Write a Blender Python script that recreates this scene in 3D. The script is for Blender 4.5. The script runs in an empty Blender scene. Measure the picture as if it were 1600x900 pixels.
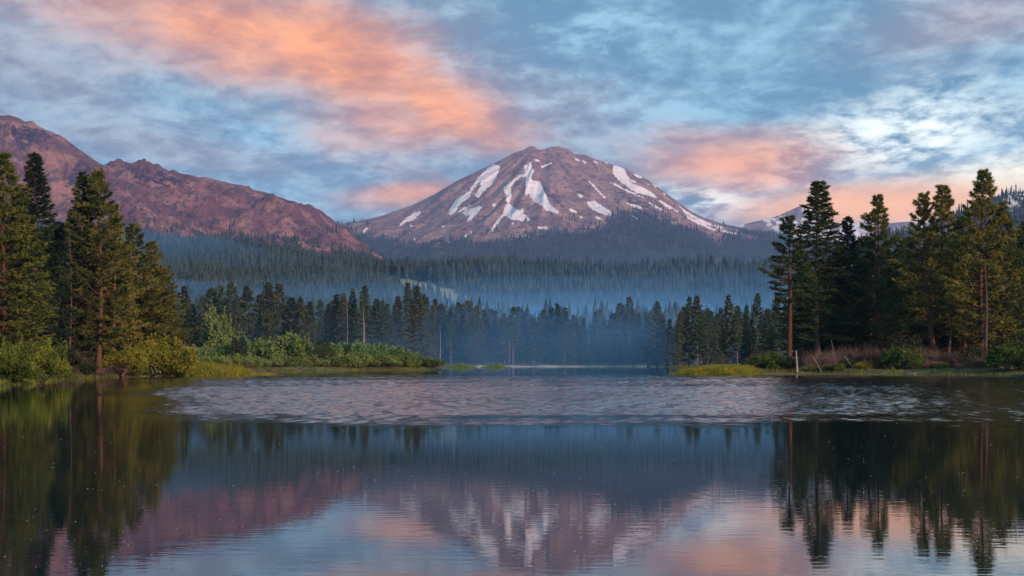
import bpy, math
import numpy as np
from mathutils import Vector

# ------------------------------------------------------------------ camera, sky, sun, exposure
scene = bpy.context.scene
F, CX, HZ, CAMZ = 2000.0, 800.0, 566.0, 2.0          # focal length in photo pixels, centre column, horizon row, eye height
cam_data = bpy.data.cameras.new('camera')
cam = bpy.data.objects.new('camera', cam_data)
scene.collection.objects.link(cam)
cam.location = (0, 0, CAMZ)
cam.rotation_euler = (math.radians(90), 0, 0)
cam_data.sensor_width = 36
cam_data.lens = 36 * F / 1600
cam_data.shift_y = (HZ - 450) / 1600
cam_data.clip_end = 40000
scene.camera = cam

SUN_AZ, SUN_EL = 38, 13                               # behind the camera, to its right, low
SKY_STRENGTH = 0.1
world = bpy.data.worlds.new('World')
scene.world = world
world.use_nodes = True

sun_data = bpy.data.lights.new('sun', 'SUN')
sun_data.energy = 4.8
sun_data.angle = math.radians(4)
sun_data.color = (1.0, 0.64, 0.52)
sun = bpy.data.objects.new('sun', sun_data)
scene.collection.objects.link(sun)
a, e = math.radians(SUN_AZ), math.radians(SUN_EL)
sun_pos = Vector((math.sin(a) * math.cos(e), -math.cos(a) * math.cos(e), math.sin(e)))
sun.rotation_euler = (-sun_pos).to_track_quat('-Z', 'Y').to_euler()

vs = scene.view_settings
vs.view_transform = 'Standard'; vs.look = 'None'; vs.exposure = 0.2; vs.gamma = 1.0; vs.use_curve_mapping = False
scene.render.engine = 'CYCLES'
cy = scene.cycles
cy.use_denoising = True
cy.max_bounces = 6; cy.diffuse_bounces = 2; cy.glossy_bounces = 3; cy.transmission_bounces = 2; cy.transparent_max_bounces = 32
cy.volume_bounces = 1
cy.caustics_reflective = False; cy.caustics_refractive = False


class G:
    """Small helper: node graph written as expressions."""
    def __init__(self, tree):
        self.t = tree; tree.nodes.clear()
    def n(self, kind, **kw):
        nd = self.t.nodes.new(kind)
        for k, v in kw.items(): setattr(nd, k, v)
        return nd
    def link(self, x, sock):
        if hasattr(x, 'is_output'): self.t.links.new(x, sock)
        else: sock.default_value = x
    def m(self, op, a, b=None, c=None, clamp=False):
        nd = self.n('ShaderNodeMath', operation=op, use_clamp=clamp)
        for i, v in enumerate((a, b, c)):
            if v is not None: self.link(v, nd.inputs[i])
        return nd.outputs[0]
    def v(self, op, a, b=None, scale=None):
        nd = self.n('ShaderNodeVectorMath', operation=op)
        self.link(a, nd.inputs[0])
        if b is not None: self.link(b, nd.inputs[1])
        if scale is not None: self.link(scale, nd.inputs['Scale'])
        return nd.outputs['Value'] if op in ('LENGTH', 'DOT_PRODUCT') else nd.outputs[0]
    def xyz(self, x, y, z):
        nd = self.n('ShaderNodeCombineXYZ')
        for i, v in enumerate((x, y, z)): self.link(v, nd.inputs[i])
        return nd.outputs[0]
    def sep(self, v):
        nd = self.n('ShaderNodeSeparateXYZ'); self.link(v, nd.inputs[0]); return nd.outputs
    def noise(self, vec, scale, detail=4, rough=0.5, dist=0.0, lac=2.0):
        nd = self.n('ShaderNodeTexNoise')
        self.link(vec, nd.inputs['Vector']); nd.inputs['Scale'].default_value = scale
        nd.inputs['Detail'].default_value = detail; nd.inputs['Roughness'].default_value = rough
        nd.inputs['Distortion'].default_value = dist; nd.inputs['Lacunarity'].default_value = lac
        return nd.outputs['Fac']
    def step(self, x, lo, hi, o0=0.0, o1=1.0):
        nd = self.n('ShaderNodeMapRange', interpolation_type='SMOOTHSTEP')
        for s, val in zip(nd.inputs[:5], (x, lo, hi, o0, o1)): self.link(val, s)
        return nd.outputs[0]
    def mix(self, f, a, b):
        nd = self.n('ShaderNodeMix', data_type='RGBA')
        self.link(f, nd.inputs[0])
        for v, s in ((a, nd.inputs[6]), (b, nd.inputs[7])):
            self.link(v if hasattr(v, 'is_output') else (*v, 1.0), s)
        return nd.outputs[2]


def srgb(r, g, b):
    f = lambda c: (c / 255 / 12.92) if c <= 10 else ((c / 255 + 0.055) / 1.055) ** 2.4
    return (f(r), f(g), f(b))


def build_sky():
    g = G(world.node_tree)
    d = g.n('ShaderNodeTexCoord').outputs['Generated']
    x, y, z = g.sep(d)[:]
    az = g.m('ARCTAN2', x, y)
    el = g.m('ARCSINE', z)
    elp = g.m('ABSOLUTE', el)
    # cloud sheet seen in perspective
    dz = g.m('ADD', g.m('ABSOLUTE', z), 0.25)
    p = g.xyz(g.m('DIVIDE', x, dz), g.m('DIVIDE', y, dz), 0.0)
    warp = g.n('ShaderNodeTexNoise'); g.link(p, warp.inputs['Vector']); warp.inputs['Scale'].default_value = 2.6; warp.inputs['Detail'].default_value = 3
    pw = g.v('ADD', p, g.v('SCALE', g.v('SUBTRACT', warp.outputs['Color'], (0.5, 0.5, 0.5)), scale=0.13))
    big = g.noise(g.v('ADD', pw, (3.1, 7.7, 0)), 1.7, 4, 0.5)
    mid = g.noise(g.v('ADD', pw, (11.0, 2.0, 0)), 7.5, 7, 0.56)
    fine = g.noise(g.v('ADD', pw, (5.0, 21.0, 0)), 20.0, 6, 0.62)
    tex = g.m('ADD', g.m('MULTIPLY', mid, 0.5), g.m('MULTIPLY', fine, 0.5))
    # wobble for the edges of the lit banks
    wob = g.noise(g.v('ADD', pw, (31.0, 4.0, 0)), 3.2, 7, 0.62)
    wob = g.m('SUBTRACT', wob, 0.5)

    def bank(px, py, sx, sy, tilt, wobble=0.9):
        """Soft elongated cloud bank round a direction; sx, sy in radians, tilt in degrees."""
        u, v = (px - CX) / F, (HZ - py) / F
        a0 = math.atan(u); e0 = math.atan(v * math.cos(a0))
        da = g.m('SUBTRACT', az, a0); de = g.m('SUBTRACT', el, e0)
        ct, st = math.cos(math.radians(tilt)), math.sin(math.radians(tilt))
        q = g.m('DIVIDE', g.m('ADD', g.m('MULTIPLY', da, ct), g.m('MULTIPLY', de, st)), sx)
        r = g.m('DIVIDE', g.m('SUBTRACT', g.m('MULTIPLY', de, ct), g.m('MULTIPLY', da, st)), sy)
        dd = g.m('SQRT', g.m('ADD', g.m('MULTIPLY', q, q), g.m('MULTIPLY', r, r)))
        dd = g.m('ADD', dd, g.m('MULTIPLY', wob, wobble * 1.7))
        return g.step(dd, 1.5, 0.05)

    def mx(*s):
        r = s[0]
        for k in s[1:]: r = g.m('MAXIMUM', r, k)
        return r

    # clear sky above the sheet
    sky = g.n('ShaderNodeTexSky', sky_type='NISHITA')
    sky.sun_disc = False
    sky.sun_elevation = math.radians(SUN_EL); sky.sun_rotation = math.pi - math.radians(SUN_AZ)
    sky.altitude = 1800; sky.air_density = 1.0; sky.dust_density = 1.0; sky.ozone_density = 2.0
    # the grey-blue sheet, lumpy
    lump = g.step(g.m('ADD', tex, g.m('MULTIPLY', g.m('SUBTRACT', big, 0.5), 0.55)), 0.36, 0.66)
    sheet = g.mix(lump, srgb(104, 148, 176), srgb(164, 210, 230))
    # mauve undersides drifting through it
    mauve = mx(bank(200, 330, 0.11, 0.022, -6), bank(60, 120, 0.16, 0.05, -22), bank(640, 310, 0.09, 0.022, 4),
               bank(1060, 265, 0.13, 0.030, -4), bank(780, 220, 0.09, 0.03, -25),
               bank(700, 130, 0.20, 0.06, -22), bank(1130, 345, 0.09, 0.018, 0), bank(230, 225, 0.16, 0.02, -10), bank(120, 30, 0.16, 0.06, -12))
    out_m = g.m('MULTIPLY', g.step(g.noise(g.v('ADD', p, (60.0, 3.0, 0)), 0.55, 4, 0.55), 0.52, 0.66), g.step(g.m('ADD', g.m('MULTIPLY', g.m('ABSOLUTE', az), 1.0), g.m('MULTIPLY', elp, 1.2)), 0.50, 0.75))
    mauve = mx(g.m('MULTIPLY', mauve, 0.5), g.m('MULTIPLY', out_m, 0.6))
    mauve_c = g.mix(lump, srgb(160, 132, 136), srgb(204, 172, 168))
    c = g.mix(mauve, sheet, mauve_c)
    # thin bright gaps
    gaps = mx(bank(1410, 210, 0.10, 0.032, 10, 0.8), g.m('MULTIPLY', bank(1290, 250, 0.09, 0.022, 8, 0.8), .7), bank(1520, 285, 0.12, 0.020, 10, 0.6), bank(1090, 312, 0.055, 0.013, -4, .5))
    glow_n = g.step(tex, 0.37, 0.60)
    c = g.mix(g.m('MULTIPLY', gaps, glow_n), c, (1.40, 1.45, 1.32))
    c = g.mix(g.m('MULTIPLY', bank(1500, 300, 0.12, 0.018, 7, .4), 0.85), c, (1.30, 1.10, 0.76))
    small = mx(bank(800, 90, .10, .03, 0), bank(480, 235, .08, .022, -8), bank(900, 60, .10, .03, 0), bank(1000, 170, .12, .03, 0))
    c = g.mix(g.m('MULTIPLY', g.m('MULTIPLY', small, g.step(tex, 0.50, 0.66)), 0.6), c, srgb(178, 218, 240))
    # sun-caught orange banks
    orange = mx(bank(340, 40, 0.16, 0.046, -14), bank(530, 108, 0.13, 0.048, -24), bank(680, 165, 0.075, 0.030, -24),
                g.m('MULTIPLY', bank(1170, 252, 0.085, 0.026, -3), 0.95), g.m('MULTIPLY', bank(640, 303, 0.05, 0.010, 5, .6), 0.8),
                g.m('MULTIPLY', bank(1360, 325, 0.095, 0.022, 0, .4), 1.0), g.m('MULTIPLY', bank(1540, 20, 0.10, 0.03, 8), 0.25),
                g.m('MULTIPLY', g.step(out_m, 0.55, 1.0), 0.6))
    shade = g.step(g.m('ADD', g.m('MULTIPLY', mid, .7), g.m('MULTIPLY', fine, .3)), 0.34, 0.64)
    orange_c = g.mix(shade, (0.72, 0.25, 0.10), (1.32, 0.48, 0.13))
    c = g.mix(g.m('MULTIPLY', orange, 0.9), c, orange_c)
    lowc = bank(1380, 322, 0.10, 0.014, 0, .3)
    c = g.mix(g.m('MULTIPLY', lowc, 0.9), c, (1.40, 0.66, 0.24))
    cloud = g.v('SCALE', c, scale=1.0 / SKY_STRENGTH)
    col = g.mix(0.93, sky.outputs[0], cloud)
    bg = g.n('ShaderNodeBackground'); bg.inputs['Strength'].default_value = SKY_STRENGTH
    g.link(col, bg.inputs['Color'])
    g.link(bg.outputs[0], g.n('ShaderNodeOutputWorld').inputs['Surface'])


build_sky()

# ------------------------------------------------------------------ helpers
RNG = np.random.default_rng(7)


def at(px, py, Y):
    return np.array([(px - CX) / F * Y, Y, CAMZ + (HZ - py) / F * Y])


def _hash(ix, iy, seed):
    h = (ix.astype(np.int64) * 374761393 + iy.astype(np.int64) * 668265263 + seed * 1442695041) & 0xffffffff
    h = ((h ^ (h >> 13)) * 1274126177) & 0xffffffff
    return ((h ^ (h >> 16)) & 0xffff) / 65535.0


def vnoise(x, y, seed=0):
    x = np.asarray(x, float); y = np.asarray(y, float)
    ix, iy = np.floor(x), np.floor(y); fx, fy = x - ix, y - iy
    fx = fx * fx * (3 - 2 * fx); fy = fy * fy * (3 - 2 * fy)
    a = _hash(ix, iy, seed); b = _hash(ix + 1, iy, seed); c = _hash(ix, iy + 1, seed); d = _hash(ix + 1, iy + 1, seed)
    return (a + (b - a) * fx) * (1 - fy) + (c + (d - c) * fx) * fy


def fbm(x, y, octv=5, seed=0, gain=0.5):
    s = 0; amp = 1; tot = 0
    for o in range(octv):
        s = s + amp * (vnoise(x * 2 ** o, y * 2 ** o, seed + o * 17) - 0.5); tot += amp; amp *= gain
    return s / tot * 2


def ridged(x, y, octv=4, seed=0):
    s = 0; amp = 1; tot = 0
    for o in range(octv):
        s = s + amp * (1 - np.abs(2 * vnoise(x * 2 ** o, y * 2 ** o, seed + o * 31) - 1)); tot += amp; amp *= 0.5
    return s / tot


def poly_sd(px, py, poly):
    """Signed distance to a polygon, negative inside."""
    P = np.asarray(poly, float); Q = np.roll(P, -1, axis=0)
    best = np.full(px.shape, 1e18); inside = np.zeros(px.shape, bool)
    for (x0, y0), (x1, y1) in zip(P, Q):
        dx, dy = x1 - x0, y1 - y0
        t = np.clip(((px - x0) * dx + (py - y0) * dy) / (dx * dx + dy * dy + 1e-9), 0, 1)
        best = np.minimum(best, (px - x0 - t * dx) ** 2 + (py - y0 - t * dy) ** 2)
        if dy != 0:
            inside ^= ((y0 > py) != (y1 > py)) & (px < dx * (py - y0) / dy + x0)
    dd = np.sqrt(best)
    return np.where(inside, -dd, dd)


def mesh(name, V, faces, mat=None, smooth=False, attrs=None):
    V = np.asarray(V, np.float32); faces = np.asarray(faces, np.int32)
    m = bpy.data.meshes.new(name)
    k = faces.shape[1]
    m.vertices.add(len(V)); m.vertices.foreach_set('co', V.ravel())
    m.loops.add(faces.size); m.loops.foreach_set('vertex_index', faces.ravel())
    m.polygons.add(len(faces)); m.polygons.foreach_set('loop_start', np.arange(0, faces.size, k, dtype=np.int32))
    if smooth: m.polygons.foreach_set('use_smooth', np.ones(len(faces), bool))
    for an, arr in (attrs or {}).items():
        at_ = m.attributes.new(an, 'FLOAT', 'POINT'); at_.data.foreach_set('value', np.asarray(arr, np.float32))
    m.update(calc_edges=True)
    if mat: m.materials.append(mat)
    return m


def link(name, data, parent=None, loc=None, **props):
    o = bpy.data.objects.new(name, data); scene.collection.objects.link(o)
    if parent is not None: o.parent = parent
    if loc is not None: o.location = loc
    for k, v in props.items(): o[k] = v
    return o


def grid_faces(nr, nc):
    i = np.arange(nr - 1)[:, None] * nc + np.arange(nc - 1)[None, :]
    i = i.ravel()
    return np.stack([i, i + 1, i + nc + 1, i + nc], 1)


def tube(pts, radii, sides=6):
    """Tapered tube through points -> (V, quads)."""
    pts = np.asarray(pts, float); n = len(pts)
    tang = np.gradient(pts, axis=0); tang /= np.linalg.norm(tang, axis=1)[:, None] + 1e-9
    ref = np.where(np.abs(tang[:, 2:3]) > 0.9, np.array([[1.0, 0, 0]]), np.array([[0, 0, 1.0]]))
    if np.abs(tang[:, 2]).mean() > 0.6: ref = np.tile([[1.0, 0, 0]], (n, 1))
    s = np.cross(tang, ref); s /= np.linalg.norm(s, axis=1)[:, None] + 1e-9
    b = np.cross(tang, s)
    an = np.linspace(0, 2 * np.pi, sides, endpoint=False)
    V = pts[:, None, :] + (np.cos(an)[None, :, None] * s[:, None, :] + np.sin(an)[None, :, None] * b[:, None, :]) * np.asarray(radii)[:, None, None]
    V = V.reshape(-1, 3); Fq = []
    for r in range(n - 1):
        for k in range(sides):
            k2 = (k + 1) % sides
            Fq.append((r * sides + k, r * sides + k2, (r + 1) * sides + k2, (r + 1) * sides + k))
    return V, np.array(Fq)


class Mb:
    def __init__(self): self.V = []; self.F = []; self.n = 0
    def add(self, V, Fc):
        self.V.append(np.asarray(V, float)); self.F.append(np.asarray(Fc) + self.n); self.n += len(V)
    def build(self, name, mat, smooth=False):
        return mesh(name, np.concatenate(self.V), np.concatenate(self.F), mat, smooth)


# ------------------------------------------------------------------ materials
def new_mat(name):
    m = bpy.data.materials.new(name); m.use_nodes = True
    g = G(m.node_tree)
    out = g.n('ShaderNodeOutputMaterial'); b = g.n('ShaderNodeBsdfPrincipled')
    g.link(b.outputs[0], out.inputs['Surface'])
    b.inputs['Roughness'].default_value = 0.9
    b.inputs['Specular IOR Level'].default_value = 0.15
    return m, g, b, out


def attr(g, name):
    return g.n('ShaderNodeAttribute', attribute_name=name).outputs['Fac']


def foliage_mat(name, dark, mid, warm, scale=0.35, warm_amt=0.5, transl=0.25):
    """Leaf colour in clumps, different on every plant."""
    m, g, b, out = new_mat(name)
    oi = g.n('ShaderNodeObjectInfo')
    pos = g.n('ShaderNodeNewGeometry').outputs['Position']
    n1 = g.noise(pos, scale, 3, 0.55); n2 = g.noise(g.v('ADD', pos, (40, 9, 3)), scale * 2.3, 3, 0.6)
    f1 = g.step(g.m('ADD', n1, g.m('MULTIPLY', g.m('SUBTRACT', oi.outputs['Random'], 0.5), 0.25)), 0.36, 0.62)
    c = g.mix(f1, dark, mid)
    r2 = g.m('FRACT', g.m('MULTIPLY', oi.outputs['Random'], 7.13))
    f2 = g.step(g.m('ADD', n2, g.m('MULTIPLY', g.m('SUBTRACT', r2, 0.5), 0.3)), 0.46, 0.68)
    c = g.mix(g.m('MULTIPLY', f2, warm_amt), c, warm)
    g.link(c, b.inputs['Base Color'])
    b.inputs['Roughness'].default_value = 0.75
    if transl:
        tr = g.n('ShaderNodeBsdfTranslucent'); g.link(c, tr.inputs['Color'])
        ms = g.n('ShaderNodeMixShader'); ms.inputs[0].default_value = transl
        g.link(b.outputs[0], ms.inputs[1]); g.link(tr.outputs[0], ms.inputs[2]); g.link(ms.outputs[0], out.inputs['Surface'])
    return m


def wood_mat(name, c1, c2, scale=3.0):
    m, g, b, out = new_mat(name)
    pos = g.n('ShaderNodeTexCoord').outputs['Object']
    n = g.noise(g.v('MULTIPLY', pos, (6.0, 6.0, 0.8)), scale, 5, 0.65)
    oi = g.n('ShaderNodeObjectInfo')
    f = g.step(g.m('ADD', n, g.m('MULTIPLY', g.m('SUBTRACT', oi.outputs['Random'], .5), .3)), 0.34, 0.66)
    g.link(g.mix(f, c1, c2), b.inputs['Base Color'])
    bp = g.n('ShaderNodeBump'); bp.inputs['Strength'].default_value = 0.6; bp.inputs['Distance'].default_value = 0.05
    g.link(n, bp.inputs['Height']); g.link(bp.outputs[0], b.inputs['Normal'])
    return m


M = {
    'pine': foliage_mat('pine_needles', (0.026, 0.048, 0.016), (0.100, 0.125, 0.026), (0.27, 0.23, 0.038), 0.30, 0.75),
    'fir': foliage_mat('fir_needles', (0.016, 0.034, 0.022), (0.052, 0.080, 0.026), (0.16, 0.150, 0.034), 0.30, 0.55),
    'far': foliage_mat('far_needles', (0.022, 0.044, 0.034), (0.055, 0.092, 0.048), (0.14, 0.145, 0.060), 0.10, 0.5),
    'wood_far': foliage_mat('forest_needles', (0.018, 0.034, 0.032), (0.036, 0.056, 0.040), (0.070, 0.070, 0.045), 0.02, 0.35, 0.0),
    'willow': foliage_mat('willow_leaves', (0.075, 0.125, 0.034), (0.155, 0.225, 0.055), (0.25, 0.25, 0.075), 0.35, 0.5),
    'willow_bright': foliage_mat('bright_willow_leaves', (0.06, 0.13, 0.05), (0.10, 0.20, 0.075), (0.15, 0.22, 0.08), 0.35, 0.4),
    'yellow_bush': foliage_mat('yellow_green_leaves', (0.055, 0.085, 0.012), (0.165, 0.195, 0.022), (0.28, 0.24, 0.028), 0.5, 0.55),
    'green_bush': foliage_mat('green_leaves', (0.055, 0.095, 0.016), (0.13, 0.185, 0.030), (0.24, 0.23, 0.04), 0.5, 0.5),
    'dark_bush': foliage_mat('dark_leaves', (0.016, 0.028, 0.014), (0.040, 0.055, 0.020), (0.08, 0.065, 0.022), 0.5, 0.4),
    'sedge': foliage_mat('sedge', (0.10, 0.13, 0.015), (0.19, 0.20, 0.022), (0.30, 0.24, 0.03), 0.25, 0.5),
    'far_sedge': foliage_mat('far_sedge', (0.10, 0.17, 0.06), (0.14, 0.22, 0.08), (0.2, 0.24, 0.09), 0.25, 0.4),
    'bark': wood_mat('red_brown_bark', (0.045, 0.022, 0.014), (0.15, 0.075, 0.045)),
    'bark_grey': wood_mat('grey_brown_bark', (0.055, 0.040, 0.032), (0.15, 0.115, 0.090)),
    'dead': wood_mat('weathered_wood', (0.11, 0.09, 0.075), (0.30, 0.26, 0.225)),
    'brush': wood_mat('dead_brush_wood', (0.050, 0.036, 0.028), (0.135, 0.100, 0.078), 1.0),
    'dead_red': wood_mat('rusty_dead_twigs', (0.07, 0.042, 0.026), (0.17, 0.10, 0.062), 1.0),
}


def rock_mat(name, base, light, dark, snow=(0.82, 0.75, 0.72), scale=0.006):
    m, g, b, out = new_mat(name)
    pos = g.n('ShaderNodeNewGeometry').outputs['Position']
    n1 = g.noise(g.v('MULTIPLY', pos, (1, 1, 0.45)), scale, 6, 0.6)
    n2 = g.noise(g.v('ADD', pos, (900, 0, 0)), scale * 5, 6, 0.65)
    c = g.mix(g.step(n1, 0.40, 0.64), base, light)
    c = g.mix(g.m('MULTIPLY', g.step(n2, 0.50, 0.62), 0.7), c, dark)
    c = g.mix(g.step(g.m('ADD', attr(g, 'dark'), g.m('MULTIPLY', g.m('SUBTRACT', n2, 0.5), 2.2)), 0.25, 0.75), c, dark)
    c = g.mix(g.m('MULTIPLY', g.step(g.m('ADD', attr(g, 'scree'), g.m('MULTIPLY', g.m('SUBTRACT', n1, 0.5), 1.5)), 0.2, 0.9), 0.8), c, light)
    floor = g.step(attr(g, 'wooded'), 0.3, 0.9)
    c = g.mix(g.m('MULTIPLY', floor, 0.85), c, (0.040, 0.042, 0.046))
    n3 = g.noise(g.v('MULTIPLY', pos, (1.0, 0.5, 1.0)), scale * 7, 7, 0.72)
    s = g.step(g.m('ADD', attr(g, 'snow'), g.m('MULTIPLY', g.m('SUBTRACT', n3, 0.5), 4.6)), -0.12, 0.16)
    c = g.mix(s, c, g.mix(g.m('MULTIPLY', g.step(n2, 0.44, 0.66), 0.45), snow, (0.52, 0.43, 0.40)))
    g.link(c, b.inputs['Base Color'])
    bp = g.n('ShaderNodeBump'); bp.inputs['Strength'].default_value = 0.9; bp.inputs['Distance'].default_value = 26.0
    g.link(g.m('ADD', g.m('MULTIPLY', n1, 0.6), g.m('MULTIPLY', n2, 0.7)), bp.inputs['Height']); g.link(bp.outputs[0], b.inputs['Normal'])
    return m


# ------------------------------------------------------------------ ground and lake
LAKE = [(-43, 108), (-46, 125), (-52, 138), (-54, 150), (-51, 167), (-48, 180), (-41, 183), (-38.5, 189), (-43, 197), (-52, 225), (-60, 262), (-57, 288), (-45, 302),
        (-33, 318), (-18.5, 330), (-19, 345), (-27, 390), (-28, 440), (-20, 500), (-8, 560), (0, 575), (30, 578), (58, 574), (66, 545), (62, 500), (58, 440), (52, 380),
        (46, 300), (38, 240), (27, 213), (28, 203), (34, 197), (41, 206), (48, 208), (56, 203), (62, 200), (70, 190), (76, 178), (100, 130), (112, 60), (80, 8), (20, 2.0), (-20, 2.0), (-60, 10), (-82, 50)]
T_PX = [-800, 0, 300, 600, 750, 900, 1100, 1250, 1600, 2400]
T_Y = [600, 900, 1300, 1700, 2100, 2600, 4000, 6000, 13000]
T_Z = np.array([[4, 3, 3, 2.5, 2, 2, 2, 3, 4, 5],
                [40, 25, 20, 13, 9, 8, 8, 14, 25, 50],
                [90, 70, 62, 45, 26, 18, 18, 30, 60, 110],
                [160, 130, 118, 86, 52, 40, 40, 60, 110, 200],
                [230, 190, 182, 150, 150, 148, 140, 143, 160, 260],
                [260, 225, 205, 150, 125, 118, 120, 150, 200, 300],
                [320, 300, 240, 200, 180, 180, 180, 220, 300, 400],
                [350, 300, 300, 300, 300, 300, 300, 300, 320, 400],
                [300, 300, 300, 300, 300, 300, 300, 300, 300, 300]], float)


def ground_z(X, Y):
    X = np.asarray(X, float); Y = np.asarray(Y, float)
    d = poly_sd(X, Y, LAKE)
    out = np.maximum(d, 0)
    near = np.where(d > 0, 1.0 * (1 - np.exp(-out / 3.0)) + 0.010 * np.minimum(out, 200), np.maximum(d * 0.25, -2.5))
    near = near + np.where(d > 0, 0.25 * fbm(X / 6, Y / 6, 3, 5) * np.clip(out / 4, 0, 1), 0)
    Yc = np.maximum(Y, 600); px = CX + F * X / Yc
    fy = np.clip(np.interp(Yc, T_Y, np.arange(len(T_Y))), 0, len(T_Y) - 1.0001); fx = np.clip(np.interp(px, T_PX, np.arange(len(T_PX))), 0, len(T_PX) - 1.0001)
    iy, ix = fy.astype(int), fx.astype(int); ty, tx = fy - iy, fx - ix
    tx = tx * tx * (3 - 2 * tx)
    z = (T_Z[iy, ix] * (1 - tx) + T_Z[iy, ix + 1] * tx) * (1 - ty) + (T_Z[iy + 1, ix] * (1 - tx) + T_Z[iy + 1, ix + 1] * tx) * ty
    z = z + fbm(X / 160, Y / 160, 4, 3) * np.interp(Yc, [600, 1000, 2000], [0, 3, 9])
    w = np.clip((Y - 590) / 90, 0, 1); w = w * w * (3 - 2 * w)
    return near * (1 - w) + np.maximum(z, near * (d > 0)) * w


def gz(x, y): return float(ground_z(np.array([x]), np.array([y]))[0])


def build_ground():
    rows = np.concatenate([np.linspace(-1500, -20, 14), np.arange(-12, 640, 2.4), np.geomspace(643, 12000, 130)])
    uc = np.linspace(-0.24, 0.24, 300); o = np.geomspace(0.245, 0.55, 34)
    cols = np.concatenate([-o[::-1], uc, o])
    Yg, U = np.meshgrid(rows, cols, indexing='ij')
    Xg = U * (np.maximum(Yg, 0) + 900)
    X, Y = Xg.ravel(), Yg.ravel(); Z = ground_z(X, Y)
    px = CX + F * X / np.maximum(Y, 1); py = HZ - F * (Z - CAMZ) / np.maximum(Y, 1)
    mead = poly_sd(px, py, [(560, 434), (615, 437), (650, 441), (690, 451), (735, 466), (745, 474), (700, 472), (660, 458), (610, 448), (570, 441)])
    mead = np.where(Y > 900, mead, 99)
    m, g, b, out = new_mat('ground_soil')
    pos = g.n('ShaderNodeNewGeometry').outputs['Position']
    n1 = g.noise(pos, 0.35, 6, 0.65); n2 = g.noise(pos, 0.05, 4, 0.6)
    c = g.mix(g.step(n1, 0.35, 0.65), (0.050, 0.040, 0.024), (0.13, 0.095, 0.060))
    c = g.mix(g.m('MULTIPLY', g.step(n2, 0.45, 0.6), 0.6), c, (0.055, 0.065, 0.022))
    c = g.mix(g.step(attr(g, 'sand'), 0.1, 0.8), c, (0.42, 0.37, 0.32))
    c = g.mix(g.step(g.m('ADD', attr(g, 'meadow'), g.m('MULTIPLY', n2, .8)), 0.3, 0.9), c, (0.22, 0.24, 0.13))
    g.link(c, b.inputs['Base Color'])
    bp = g.n('ShaderNodeBump'); bp.inputs['Strength'].default_value = 0.8; bp.inputs['Distance'].default_value = 0.2
    g.link(n1, bp.inputs['Height']); g.link(bp.outputs[0], b.inputs['Normal'])
    d = poly_sd(X, Y, LAKE)
    sand = ((Y > 480) & (Y < 620) & (d < 2.2) & (X > -25) & (X < 66)).astype(float)
    link('ground', mesh('ground', np.stack([X, Y, Z], 1), grid_faces(len(rows), len(cols)), m, True,
                        {'meadow': np.clip(-mead / 4 + 0.3, 0, 1), 'sand': sand}),
         kind='structure', label='brown soil and forest floor rising from the lake to the mountains')


build_ground()


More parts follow.
